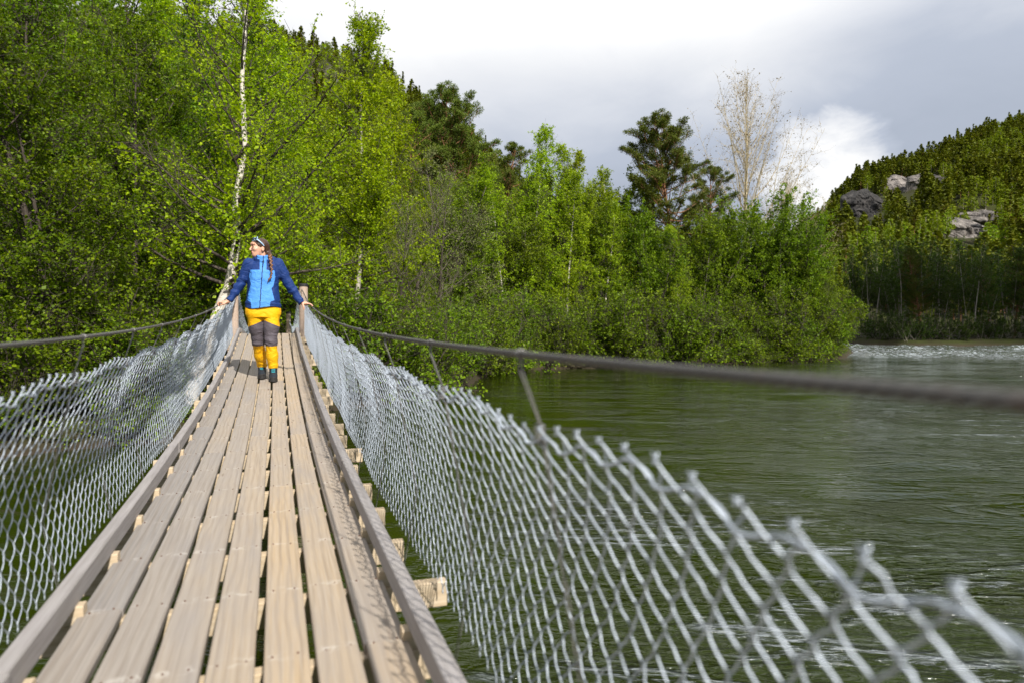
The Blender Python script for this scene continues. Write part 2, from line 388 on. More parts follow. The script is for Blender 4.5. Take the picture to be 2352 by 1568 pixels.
# rapids: broken white water on the far reach; pale flecks paint sky glints into the colour
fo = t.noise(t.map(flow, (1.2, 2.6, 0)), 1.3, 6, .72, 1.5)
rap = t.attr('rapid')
sky_glint = t.math('MULTIPLY', t.math('MULTIPLY', t.mr(fine, .50, .62, 0, 1), t.mr(ww, .50, .60, 0, 1)), t.math('MULTIPLY', chop, .45))
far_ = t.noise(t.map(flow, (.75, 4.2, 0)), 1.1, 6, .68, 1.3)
sky_glint = t.math('ADD', sky_glint, t.math('MULTIPLY', t.math('MULTIPLY', t.mr(far_, .53, .60, 0, 1), t.mr(ww, .48, .58, 0, 1)), t.math('MULTIPLY', chop, .40)))
foam_glint = t.math('ADD', t.math('MULTIPLY', t.mr(fo, .50, .62, 0, 1), rap), sky_glint, clamp=True)
col = t.mix(foam_glint, t.mix(t.mr(big, .35, .65, 0, 1), (.017, .029, .0008), (.018, .024, .0015)), (.40, .44, .48))
M['water'] = t.done(t.pr(Base_Color=col, Roughness=t.math('ADD', .035, t.math('MULTIPLY', foam_glint, .5)), IOR=1.33, Specular_IOR_Level=.5, Normal=nrm))
def rapid_amt(X, Y):
    dx, f = inv(X, Y)
    return np.clip(.75+.7*fbm2(X, Y, 7., 3, 2.), .15, 1)*np.clip((f-50+5*fbm2(X, Y, 6., 3, 4.))/7, 0, 1)*np.clip((90-f)/3, 0, 1)*np.clip((dx-1880)/60, 0, 1)*(f > 5)
def chop_amt(X, Y):
    # turbulence where the current runs under and past the bridge, slick water in the lee of the bank
    dx, f = inv(X, Y); n = fbm2(X, Y, 5., 3, 7.)
    a = np.clip((11-f)/7+n*.5, 0, 1)*np.clip((dx-900)/400, .1, 1)
    b = np.clip((dx-1300)/1000, 0, 1)*np.clip((f-9)/8, 0, 1)*np.clip(.6+n*.6, 0, 1)
    return np.clip(np.where(f > .5, np.maximum(a, b), .3), 0, 1)
def water(X, Y):
    r = rapid_amt(X, Y)
    base = fbm2(X*.5+Y*.87, (-X*.87+Y*.5)*.6, 2.2, 3, 1.1)*.022 + fbm2(X, Y, 9., 2, 5.)*.02
    return base + r*(np.maximum(0, fbm2(X, Y*1.6, 2.3, 4, 8.))**1.3*.34)
xs = np.concatenate([np.linspace(-300, -30, 20)[:-1], np.linspace(-30, 40, 330)[:-1], np.linspace(40, 105, 220)[:-1], np.linspace(105, 520, 60)])
ys = np.concatenate([np.linspace(-120, -8, 20)[:-1], np.linspace(-8, 100, 460)[:-1], np.linspace(100, 420, 40)])
V, Q = grid(xs, ys, water)
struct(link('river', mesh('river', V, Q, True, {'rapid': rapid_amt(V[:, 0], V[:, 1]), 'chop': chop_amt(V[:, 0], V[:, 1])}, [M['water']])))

# ------------------------------------------------------------------ tree kinds
S = lambda t: (1-t)**.7*(.55+.45*min(1, t*4))+.08
K = {}
K['near'] = [grow(s, H=13, r0=.13, base=.06, nb=84, blen=2.75, prof=lambda t: (1-t)**.55*.9+.15, ang=(82, 35), bup=.45, nsub=9, ntw=6, nl=11, ls=.085,
                  leafmat='leaf_near', bark='bark_dark', barkb='bark_dark', wob=.13, epi=60, trunks=tr, fork=.22) for s, tr in ((11, 2), (12, 1), (13, 3))]
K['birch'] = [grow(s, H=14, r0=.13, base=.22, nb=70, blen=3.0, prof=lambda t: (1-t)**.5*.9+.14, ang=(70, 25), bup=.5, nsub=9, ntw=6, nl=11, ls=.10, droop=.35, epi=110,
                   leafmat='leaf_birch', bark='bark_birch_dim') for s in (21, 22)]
K['slim'] = [grow(s, H=14, r0=.11, base=.12, nb=64, blen=3.4, prof=lambda t: ((1-t)**.7*.9+.10)*(.75+.45*abs(math.sin(t*19))), ang=(62, 26), bup=.5, nsub=8, ntw=6, nl=9, ls=.12, droop=.5,
                  leafmat='leaf_slim', bark='bark_birch', epi=24) for s in (31, 32, 33)]
K['alder'] = [grow(s, H=10, r0=.11, base=.05, nb=80, blen=3.6, prof=lambda t: (1-t)**.45*.9+.2, ang=(80, 25), bup=.55, nsub=8, ntw=6, nl=11, ls=.12,
                   leafmat='leaf_alder', bark='bark_grey', trunks=4, fork=.38) for s in (41, 42, 43)]
K['willow'] = [grow(s, H=10, r0=.12, base=.25, nb=44, blen=2.6, prof=lambda t: math.sin(math.pi*min(1, .3+.7*t))**.6+.1, ang=(65, 30), bup=.6, nsub=8, ntw=5, nl=8, ls=.09,
                    leafmat='leaf_willow', bark='bark_grey', trunks=2, fork=.15, asp=.5) for s in (51,)]
K['twiggy'] = [grow(s, H=10, r0=.12, base=.08, nb=52, blen=3.3, prof=lambda t: (1-t)**.45*.9+.15, ang=(68, 30), bup=.5, nsub=8, ntw=4, nl=5, ls=.07,
                    leafmat='leaf_near', bark='bark_dark', barkb='bark_grey', trunks=2, fork=.25) for s in (61,)]
K['aspen'] = [grow(71, H=15, r0=.17, base=.2, nb=60, blen=7.6, prof=lambda t: (1-t)**.7+.10, ang=(52, 18), bup=.7, nsub=9, sub=.3, ntw=4, tw=.6, nl=1.5, ls=.085,
                   leafmat='leaf_bud', clump=0, bark='bark_aspen', barkb='bark_aspen', wob=.07)]
K['shrub'] = [grow(s, H=2.6, r0=.03, base=.05, nb=34, blen=1.7, prof=lambda t: 1.1-.5*t, ang=(75, 25), bup=.4, nsub=7, sub=.45, ntw=4, tw=.3, nl=6.5, ls=.095,
                   leafmat='leaf_alder', bark='bark_dark', trunks=6, fork=.7, wob=.16) for s in (81, 82, 83)]
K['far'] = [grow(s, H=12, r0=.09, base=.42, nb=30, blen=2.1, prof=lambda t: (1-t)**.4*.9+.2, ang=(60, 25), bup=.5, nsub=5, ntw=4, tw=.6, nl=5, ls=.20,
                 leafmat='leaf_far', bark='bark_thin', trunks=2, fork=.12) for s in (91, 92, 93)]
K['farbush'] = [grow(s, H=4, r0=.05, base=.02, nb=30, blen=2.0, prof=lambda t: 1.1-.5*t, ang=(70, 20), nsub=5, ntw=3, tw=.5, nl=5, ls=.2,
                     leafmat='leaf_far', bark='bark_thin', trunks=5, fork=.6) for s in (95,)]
K['pine'] = [pine(101, H=16, base=.42, nb=92, blen=4.4, nclump=16, nn=40, csz=.22, ln=.15), pine(102, H=16, base=.22, nb=100, blen=3.9, nclump=11, nn=40, csz=.22, ln=.15)]
HERO = np.array([[-.55, 0, -.4], [-.40, 0, .5], [-.17, 0, 1.2], [.02, .0, 1.85], [.20, .04, 2.4], [.43, .05, 3.0], [.54, .03, 3.6], [.64, .0, 4.3], [.60, -.05, 5.1], [.84, 0, 6.4], [.78, .05, 8.2], [.92, 0, 10.2], [.85, .1, 12.2], [.9, 0, 13.6]])
def hero_extra(rng, W, anch):
    ca, sa = math.cos(A), -math.sin(A)
    for z0, L, dz, up in ((3.05, 3.4, .28, .1), (4.1, 4.2, .75, .15), (4.9, 4.4, .9, .1), (6.1, 3.6, .85, .1)):
        b = curve(rng, (.55, 0, z0), (ca, sa, dz), L, 9, up, .09); W.add(b, .055, .012, 5)
        for j in range(20):
            q, e = at(b, .2+.8*j/20); c = curve(rng, q, unit(e*.6+rng.normal(0, .6, 3)), rng.uniform(.5, 1.2), 4, .1, .15); W.add(c, .011, .004, 3)
            for k in range(6):
                q2, e2 = at(c, rng.random()); g = curve(rng, q2, unit(e2*.5+rng.normal(0, .6, 3)-[0, 0, .3]), .4, 3, -.2, .15); W.add(g, .004, .002, 3)
                for f in rng.random(8): anch.append(g[0]*(1-f)+g[2]*f)
print('HEROZ', gz(*P(484, 17.0)[:2]))
K['hero'] = [grow(5, path=HERO, H=13.6, r0=.19, base=.37, nb=56, blen=2.8, prof=lambda t: (1-t)**.4*.9+.2, ang=(72, 28), bup=.5, nsub=8, ntw=5, nl=10, ls=.08, droop=.3,
                  leafmat='leaf_birch', bark='bark_birch', extra=hero_extra, epi=150, epi0=.52)]
_pr = RG(99)
def plant(kind, var, dx, f, ytop, label, cat='tree', name=None, group=None, rot=None, sc=None, xy=None, sink=0.):
    H, tr, cr = K[kind][var % len(K[kind])]
    p = P(dx, f) if xy is None else np.array([xy[0], xy[1], 0.]); z = max(gz(p[0], p[1]), .02) - .05 - sink
    if sc is None: sc = ((HZ-ytop)/F*f + 2.6 - z)/H
    e = link(name or 'tree', None, loc=(p[0], p[1], z), rotz=_pr.uniform(0, 6.28) if rot is None else rot, scale=sc)
    e.empty_display_size = .2
    tag(e, label, cat, group)
    link('trunk', tr, e)
    if cr is not None: link('crown', cr, e)
    return e
# near wood beside and behind the far end of the bridge
plant('hero', 0, 484, 17.0, 0, 'white-barked birch with a curved leaning trunk beside the far end of the footbridge', name='birch_tree', rot=0, sc=1.0)
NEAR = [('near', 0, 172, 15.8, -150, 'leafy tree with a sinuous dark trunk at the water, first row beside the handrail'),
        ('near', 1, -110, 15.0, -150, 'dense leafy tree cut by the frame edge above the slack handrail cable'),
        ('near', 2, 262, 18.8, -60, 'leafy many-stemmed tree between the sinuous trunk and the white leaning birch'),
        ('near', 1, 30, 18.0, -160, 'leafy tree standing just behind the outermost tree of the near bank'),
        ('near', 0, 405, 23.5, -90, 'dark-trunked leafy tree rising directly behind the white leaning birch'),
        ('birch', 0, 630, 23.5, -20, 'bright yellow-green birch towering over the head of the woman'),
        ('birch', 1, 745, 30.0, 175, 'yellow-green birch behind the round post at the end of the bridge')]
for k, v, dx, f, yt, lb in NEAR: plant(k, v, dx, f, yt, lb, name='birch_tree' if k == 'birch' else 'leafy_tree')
plant('birch', 0, 808, 26.5, 50, 'tall birch with dark lower limbs and an airy top just past the bridge post', name='birch_tree', rot=1.0)
for i, (dx, f, yt) in enumerate([(-60, 23, -180), (110, 22, -150), (250, 23, -120), (330, 28, -60), (520, 27, 20), (90, 30, -80), (210, 34, -60), (440, 34, 0), (-120, 33, -80), (600, 36, 100), (680, 33, 140), (0, 40, 0), (350, 43, 40), (520, 46, 120)]):
    plant('near' if i % 3 else 'birch', i, dx, f, yt, 'leafy tree deep in the wood behind the near bank trees', name='leafy_tree', group='trees deep in the wood behind the near bank')
# trees of the middle bank, from the bridge towards the headland
MID = [('twiggy', 0, 905, 27.5, 430, 'grey twiggy tree almost bare of leaves beside the birch with dark lower limbs', 'twiggy_tree'),
       ('twiggy', 0, 985, 33, 420, 'second almost bare grey tree, between the twiggy one and the pale willow', 'twiggy_tree'),
       ('birch', 1, 880, 38, 175, 'tall green birch whose top overlaps the skyline of the steep hill', 'birch_tree'),
       ('pine', 1, 950, 54, 290, 'pine half hidden behind birches below the hill skyline', 'pine_tree'),
       ('pine', 0, 1072, 56, 240, 'big rounded dark pine standing above the pale grey-green willow', 'pine_tree'),
       ('pine', 1, 1130, 62, 350, 'smaller dark pine tucked against the flank of the big rounded pine', 'pine_tree'),
       ('willow', 0, 1062, 39, 375, 'pale grey-green willow in front of the big rounded pine', 'willow_tree'),
       ('slim', 0, 1205, 47, 290, 'tallest slim birch with hanging twigs and a pointed top beyond the willow', 'birch_tree'),
       ('slim', 1, 1165, 44, 400, 'slim birch between the pale willow and the tallest slim birch', 'birch_tree'),
       ('slim', 2, 1268, 52, 345, 'thin sparse birch behind the shoulder of the tallest slim birch', 'birch_tree'),
       ('slim', 0, 1338, 50, 340, 'second tallest slim birch with a feathery rounded top', 'birch_tree'),
       ('slim', 1, 1402, 53, 384, 'slim birch next to the feathery one, on its side towards the open pine', 'birch_tree'),
       ('slim', 2, 1452, 55, 392, 'slim birch whose top touches the sky beside the open-crowned pine', 'birch_tree'),
       ('slim', 1, 1300, 47, 392, 'low slim birch filling the dip between the two tallest birches', 'birch_tree'),
       ('slim', 2, 1385, 48, 455, 'low slim birch standing before the feathery birch near the water', 'birch_tree'),
       ('pine', 0, 1552, 54, 295, 'open-crowned pine with layered boughs against the grey sky', 'pine_tree'),
       ('pine', 1, 1640, 58, 405, 'dark broad pine at the foot of the bare aspen', 'pine_tree'),
       ('aspen', 0, 1706, 60, 212, 'bare straw-coloured aspen with upswept branches against the bright cloud', 'aspen_tree'),
       ('aspen', 0, 1812, 62, 430, 'small half-bare tree between the bare aspen and the bright cloud gap', 'aspen_tree'),
       ('alder', 0, 1500, 47.5, 475, 'bushy alder in front of the open-crowned pine trunk', 'alder_tree'),
       ('alder', 1, 1610, 50, 485, 'bushy alder below the dark broad pine', 'alder_tree'),
       ('alder', 2, 1715, 53, 470, 'bushy alder at the foot of the bare straw-coloured aspen', 'alder_tree'),
       ('alder', 0, 1785, 52, 500, 'bushy alder between the aspen foot and the rounded alder', 'alder_tree'),
       ('alder', 1, 1850, 54, 455, 'rounded alder whose top meets the base of the bright cloud', 'alder_tree'),
       ('alder', 2, 1905, 54, 555, 'low spreading alder on the tip of the headland over the water', 'alder_tree'),
       ('alder', 0, 1875, 51, 600, 'lower alder leaning over the water before the headland tip', 'alder_tree'),
       ('slim', 0, 1560, 46, 520, 'slim young birch in front of the bushy alders', 'birch_tree')]
for k, v, dx, f, yt, lb, nm in MID: plant(k, v, dx, f, yt, lb, name=nm)
rg = RG(5)
for i in range(52):
    dx = 900 + 19*i + rg.uniform(-12, 12); f = np.interp(dx, [900, 1100, 1200, 1900], [33, 43, 47, 59])+rg.uniform(0, 7)
    yt = np.interp(dx, [880, 1000, 1150, 1350, 1500, 1700, 1900], [410, 395, 415, 400, 500, 510, 600])+rg.uniform(-10, 90)
    k = ['slim', 'alder', 'birch', 'slim'][rg.integers(4)] if dx < 1500 else ['alder', 'slim', 'alder'][rg.integers(3)]
    plant(k, i, dx, f, yt, 'green broadleaf tree in the close wood along the middle bank', name='leafy_tree', group='trees of the close wood along the middle bank')
# far bank wood in the shade
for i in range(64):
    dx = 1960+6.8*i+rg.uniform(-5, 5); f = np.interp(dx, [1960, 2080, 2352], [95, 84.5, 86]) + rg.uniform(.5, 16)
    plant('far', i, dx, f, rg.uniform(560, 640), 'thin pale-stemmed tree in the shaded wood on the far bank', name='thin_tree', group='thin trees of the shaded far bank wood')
for i in range(3):
    plant('pine', 1, (2115, 2270, 2330)[i], 88+i, (575, 600, 560)[i], ['tall bare-stemmed pine amid the thin trees of the far bank', 'tallest dark pine of the far bank wood', 'dark pine of the far bank at the frame edge'][i], name='pine_tree')
for i in range(26):
    dx = 1975+15.5*i; f = np.interp(dx, [1960, 2080, 2352], [93, 83.3, 85])+rg.uniform(0, 1.5)
    plant('farbush', 0, dx, f, 745, 'low dark bush on the waterline of the far bank', 'bush', name='bush', group='bushes on the waterline of the far bank', sc=rg.uniform(.5, .95))
# shrubs along the waterline, three stretches that read differently
def shrubs(n, d0, d1, off, lo, hi, lb, gp, shore):
    for i in range(n):
        dx = d0+(d1-d0)*(i+rg.random())/n; f = np.interp(dx, shore[0], shore[1])+rg.uniform(*off)
        plant('shrub', i, dx, f, 0, lb, 'shrub', name='shrub', group=gp, sc=rg.uniform(lo, hi))
SH = ([-100, 0, 300, 450, 700, 900, 1010, 1090, 1150, 1330, 1500, 1750, 1890, 1945], [12.6, 13.2, 15, 17.5, 20.5, 23, 26, 31, 38, 41, 43, 47, 50, 54])
shrubs(18, -60, 400, (.2, 2.6), .55, .95, 'bright green shrub at the water behind the wire mesh', 'shrubs at the water behind the wire mesh', SH)
shrubs(26, 640, 1090, (-.4, 3.0), .7, 1.2, 'bright green shrub leaning over the water near the handrail', 'shrubs near the handrail side of the bay', SH)
shrubs(64, 1095, 1925, (-.9, 3.0), .75, 1.55, 'green shrub overhanging the water along the middle bank', 'shrubs overhanging the water along the middle bank', SH)

# ------------------------------------------------------------------ hill forest
def hill_tree(seed, kind):
    rng = RG(seed)
    if kind == 'pine':                       # irregular crown on a bare stem
        n = 230; u = rng.random(n)**.9; z = .28+.72*u; rad = .21*(1-u)**.75*(.35+.9*np.abs(np.sin(u*13+seed)))+.012
    elif kind == 'spruce':
        n = 220; u = rng.random(n)**1.3; z = .08+.92*u; rad = .17*(1-u)*(.7+.3*np.sin(u*50))+.01
    else:
        n = 230; u = rng.random(n); z = .15+.85*u; rad = .24*np.sin(np.pi*np.clip(.12+.85*u, 0, 1))**.7
    az = rng.random(n)*6.283; q = rng.random(n)**.4*rad
    pos = np.stack([np.cos(az)*q, np.sin(az)*q, z], 1)
    lv, lq, lr = leaves(rng, pos, .088 if kind != 'leaf' else .085, .8, upb=.8)
    k = 4; an = np.arange(k)*2*math.pi/k
    tv = np.concatenate([np.stack([np.cos(an)*r, np.sin(an)*r, np.full(k, zz)], 1) for r, zz in ((.013, -.08), (.010, .5), (.002, .97))])
    tq = np.array([[a*k+j, a*k+(j+1) % k, (a+1)*k+(j+1) % k, (a+1)*k+j] for a in range(2) for j in range(k)])
    V = np.concatenate([lv, tv]); Qs = np.concatenate([lq, tq+len(lv)])
    return V, Qs, np.concatenate([lr, np.zeros(len(tv))]), np.concatenate([np.zeros(len(lq), int), np.ones(len(tq), int)])
HK = {'pine': [hill_tree(s, 'pine') for s in range(5)], 'spruce': [hill_tree(s+20, 'spruce') for s in range(2)], 'leaf': [hill_tree(s+40, 'leaf') for s in range(3)]}
HM = {'pine': ['needle_hill', 'bark_pine'], 'spruce': ['needle_hill', 'bark_dark'], 'leaf': ['leaf_hill', 'bark_thin']}
HME = {k: [mesh('crown', v, q, False, {'rnd': r}, [M[a] for a in HM[k]], mi) for v, q, r, mi in HK[k]] for k in HK}
rg = RG(77)
CL = [(2072, 440, 46, 42), (1990, 488, 54, 64), (2140, 418, 62, 22), (2212, 545, 58, 46), (2255, 505, 50, 24), (2120, 470, 14, 10), (790, 305, 16, 26), (2190, 600, 30, 12)]   # bare rock (frame position, half sizes)
cand = []
def to_frame(X, Y, Z): dx, f = inv(X, Y); return dx, HZ-(Z-2.6)/f*F, f
N = 15000
dxs = np.concatenate([rg.uniform(380, 1500, N//2), rg.uniform(1600, 2450, N-N//2)])
fs = np.concatenate([90+175*rg.random(N//2)**.8, 112+225*rg.random(N-N//2)**.75])
rr = (dxs-1176)/F*fs; X = rr*math.cos(A)+fs*math.sin(A)+CAM[0]; Y = -rr*math.sin(A)+fs*math.cos(A); Z = ground(X, Y)
fx, fy, _ = to_frame(X, Y, Z+3)
keep = (Z > 3)
for cx, cy, a, b in CL: keep &= ((fx-cx)/(a*.85))**2+((fy-3-cy)/(b*.92))**2 > 1
dens = fbm2(X, Y, 22., 3, 4.)
keep &= rg.random(N) < np.clip(.75+.6*dens, .12, 1)
idx = np.nonzero(keep)[0]; idx = np.sort(rg.permutation(idx)[:9000]); idx = idx[np.argsort(fs[idx])]
fl = fbm2(X, Y, 30., 2, 9.)
cnt = {'pine': 0, 'leaf': 0, 'spruce': 0}
acc = {k: [] for k in HK}
for i in idx:
    q = rg.random(); k = 'leaf' if (fl[i] > .25 and q < .75) or q < (.16 if dxs[i] > 1600 else .34) else ('spruce' if q > .86 else 'pine')
    h = {'pine': 8.5, 'leaf': 6.0, 'spruce': 8.5}[k]*rg.uniform(.6, 1.2)*(1 if dxs[i] > 1600 else .85); v = rg.integers(len(HK[k])); rz = rg.uniform(0, 6.28)
    vis = (600 < dxs[i] < 1350) or dxs[i] > 1840
    if cnt[k] < 300 and vis and fs[i] > (150 if dxs[i] > 1600 else 140):
        cnt[k] += 1; side = dxs[i] > 1600
        o = link({'pine': 'pine_tree', 'leaf': 'leafy_tree', 'spruce': 'spruce_tree'}[k], HME[k][v], None, (X[i], Y[i], Z[i]-.3), rz, (h*rg.uniform(.65, 1.0), h*rg.uniform(.65, 1.0), h))
        w = 'on the rocky hill across the river' if side else 'on the steep hill behind the near wood'
        lb = {'pine': 'olive green pine ', 'leaf': 'light green broadleaf tree ', 'spruce': 'dark narrow spruce '}[k]+w
        tag(o, lb, 'tree', {'pine': 'pines ', 'leaf': 'broadleaf trees ', 'spruce': 'spruces '}[k]+w)
    else: acc[k].append((v, X[i], Y[i], Z[i]-.3, h, rz))
for k, rows in acc.items():
    Vs, Qs, Rs, Ms, off = [], [], [], [], 0
    for v, x, y, z, h, rz in rows:
        V, Q, r, mi = HK[k][v]; c, s = math.cos(rz)*h, math.sin(rz)*h
        W_ = np.stack([V[:, 0]*c-V[:, 1]*s+x, V[:, 0]*s+V[:, 1]*c+y, V[:, 2]*h+z], 1)
        Vs.append(W_); Qs.append(Q+off); Rs.append(np.clip(r*.7+(hash((int(x), int(y))) % 100)/330., 0, 1)); Ms.append(mi); off += len(V)
    o = struct(link({'pine': 'pine_forest', 'leaf': 'broadleaf_forest', 'spruce': 'spruce_forest'}[k], mesh('forest_'+k, np.concatenate(Vs), np.concatenate(Qs), False, {'rnd': np.concatenate(Rs)}, [M[a] for a in HM[k]], np.concatenate(Ms))), 'stuff')
# bare rock faces on the hills
def frame_hit(dx, dy, f0, f1):
    for f in np.linspace(f0, f1, 400):
        p = P(dx, f); z = gz(p[0], p[1])
        if HZ-(z-2.6)/f*F <= dy: return p[0], p[1], z, f
    return None
CLAB = ['pale grey rock face high on the rocky hill above the dark cliff', 'dark steep cliff dropping towards the river bend on the rocky hill', 'long broken rock ledge under the pines of the rocky hill',
        'broad pinkish rock slab low on the rocky hill', 'rubbly rock ledge above the broad pinkish slab', 'small rock patch below the long broken ledge', 'small bare rock patch on the steep hill behind the near wood', 'low rubbly rock band under the pinkish slab']
t = NT('cliff_dark'); ps = t.pos(); n1 = t.noise(t.map(ps, (1, 1, .35)), .5, 9, .68)
M['cliff_dark'] = t.done(t.pr(Base_Color=t.ramp(n1, [(.38, (.012, .011, .010)), (.55, (.035, .032, .03)), (.7, (.10, .09, .082))]), Roughness=.9, Normal=t.bump(n1, 1.0, .6)))
for (cx, cy, a, b), lb in zip(CL, CLAB):
    h = frame_hit(cx, cy, *((125, 335) if cx > 1500 else (90, 255)))
    if h is None: print('no cliff', cx, cy); continue
    x, y, z, f = h; wx, wz = a/F*f, b/F*f
    n = 84; U, V_ = np.meshgrid(np.linspace(-1, 1, n), np.linspace(-1, 1, n), indexing='ij')
    # a bulging face lying on the slope: across, up-slope, outwards
    rx = np.array([math.cos(A), -math.sin(A)]); fw = np.array([math.sin(A), math.cos(A)])
    ed = np.clip(1-(U**2+V_**2), 0, 1)**.45
    uu = U + fbm(np.stack([U*2, V_*2, U*0+cx], -1), 3)*.16; vv = V_ + fbm(np.stack([U*2, V_*2, U*0+cy], -1), 3)*.16
    bx = x+rx[0]*uu*wx; by = y+rx[1]*uu*wx; Zc = z+vv*wz
    q = np.stack([bx/4.5, by/4.5, Zc/7.], -1)
    out = (ed*3.0-1.2) + np.abs(fbm(q, 4))*2.6*ed + np.abs(fbm(q*3.1+4, 3))*1.1*ed + np.floor(Zc/3.2+fbm(q, 2)*1.2)%2*.8*ed
    slope = .9 if b > 30 else 1.5
    px = bx + fw[0]*(vv*wz*slope - out); py = by + fw[1]*(vv*wz*slope - out)
    gzv = ground(px, py)
    zz = np.where(ed > .02, np.maximum(Zc, gzv-1), gzv-2.0)
    idq = np.arange(n*n).reshape(n, n)
    Q = np.stack([idq[:-1, :-1], idq[1:, :-1], idq[1:, 1:], idq[:-1, 1:]], -1).reshape(-1, 4)
    tag(link('cliff', mesh('cliff', np.stack([px, py, zz], -1), Q, False, mats=[M['cliff_dark' if 'dark steep' in lb else 'cliff']])), lb, 'cliff')

# ------------------------------------------------------------------ footbridge
t = NT('deck_wood'); ob = t.obj(); rnd = t.attr('rnd'); s = t.node('SeparateXYZ', ins={0: ob})
ox = t.math('ADD', s.outputs[0], t.math('MULTIPLY', rnd, 37.0)); oy = t.math('ADD', s.outputs[1], t.math('MULTIPLY', rnd, 91.0))
v = t.node('CombineXYZ', ins={0: ox, 1: oy, 2: s.outputs[2]}).outputs[0]
fib = t.noise(t.map(v, (150, 3.0, 40)), 1, 4, .6)
warp = t.noise(t.map(v, (5, 1.4, 5)), 1, 3, .5)
ring = t.node('TexWave', wave_type='BANDS', bands_direction='X', ins={'Vector': t.map(v, (1, .05, 1)), 'Scale': 10.0, 'Distortion': 0.0, 'Phase Offset': t.math('MULTIPLY', warp, 15.0)}).outputs['Fac']
mott = t.noise(t.map(v, (7, 1.2, 5)), 1, 4, .6)
tint = t.ramp(t.attr('tint'), [(0, (.235, .215, .20)), (.4, (.345, .28, .21)), (.7, (.45, .325, .19)), (1, (.35, .285, .22))])
col = t.mix(t.mr(ring, .45, .95, 0, .30), tint, (.17, .125, .088))
col = t.mix(t.mr(fib, .35, .75, .0, .35), col, (.52, .47, .41))
col = t.mix(t.mr(t.noise(t.map(v, (55, .8, 9)), 1, 3, .6), .56, .70, 0, .30), col, (.15, .12, .10))
col = t.mix(t.mr(mott, .42, .68, 0, .5), col, (.27, .25, .24))
knot = t.node('TexVoronoi', ins={'Vector': t.map(v, (7.5, 1.35, 3)), 'Scale': 1.0, 'Randomness': 1.0}).outputs['Distance']
col = t.mix(t.mr(knot, .03, .085, .85, 0), col, (.10, .055, .03))
# pale rub marks where boots wear the boards over each joist
jy = t.math('ABSOLUTE', t.math('SUBTRACT', t.math('FRACT', t.math('MULTIPLY', s.outputs[1], 2.0)), .5))
rub = t.math('MULTIPLY', t.mr(jy, .43, .495, 0, 1), t.mr(t.noise(t.map(v, (13, 14, 4)), 1.5, 3, .6, 1.0), .50, .66, 0, .32), clamp=True)
col = t.mix(rub, col, (.70, .66, .60))
M['deck'] = t.done(t.pr(Base_Color=col, Roughness=.72, Specular_IOR_Level=.35, Normal=t.bump(t.math('ADD', fib, t.math('MULTIPLY', ring, .12)), .3, .003)))
def wood(name, a, b, ax=0):
    t = NT(name); sc = (3, 60, 60) if ax == 0 else (60, 3, 60)
    n = t.noise(t.map(t.obj(), sc), 1.2, 4, .6); m = t.noise(t.obj(), 5, 4)
    return t.done(t.pr(Base_Color=t.mix(t.mr(m, .35, .7, 0, .5), t.ramp(n, [(.3, a), (.7, b)]), (.30, .28, .26)), Roughness=.8, Normal=t.bump(n, .3, .003)))
M['joist'] = wood('joist_wood', (.48, .35, .20), (.66, .53, .36))
M['kerb'] = wood('kerb_wood', (.22, .20, .19), (.36, .335, .33), 1)
M['post'] = wood('post_wood', (.36, .25, .18), (.55, .42, .33), 2)
def metal(name, c, rough, met=1.0, sc=60):
    t = NT(name); n = t.noise(t.obj(), sc, 4)
    return t.done(t.pr(Base_Color=t.ramp(n, [(.3, [v*.7 for v in c]), (.7, c)]), Roughness=rough, Metallic=met))
M['zinc'] = metal('galvanised_wire', (.54, .60, .68), .45, .4)
M['cable'] = metal('steel_rope', (.11, .105, .10), .5, .4)
t = NT('twisted_rope'); g = t.attr('groove'); n = t.noise(t.obj(), 30, 4)
M['rope'] = t.done(t.pr(Base_Color=t.mix(t.mr(n, .60, .74, 0, .22), t.mix(g, (.12, .113, .106), (.006, .006, .005)), (.16, .08, .05)), Roughness=.5, Metallic=.3))
M['wire'] = metal('hanger_steel', (.30, .29, .28), .5, .6)
M['rubber'] = metal('black_cap', (.02, .02, .022), .5, 0)
M['rust'] = metal('rusty_iron', (.16, .08, .05), .7, .3)
def zd(y):
    y = np.asarray(y, float)
    return np.where(y < 13.25, 1.67+.0056*(y-1.55)**2, 1.67+.0056*11.7**2 - .055*(y-13.25))
Y0, Y1 = -2.5, 20.2
bridge = link('suspension_footbridge', None, loc=(0, 8, 0)); bridge.empty_display_size = .5
tag(bridge, 'narrow wooden suspension footbridge with wire mesh sides crossing the river', 'footbridge')
BO = np.array([0, 8, 0.])
def part(name, V, Q, mat, smooth=False, attrs=None):
    me = mesh(name, np.asarray(V)-BO, Q, smooth, attrs, [M[mat]] if isinstance(mat, str) else mat)
    o = link(name, me, bridge); return o
rg = RG(3)
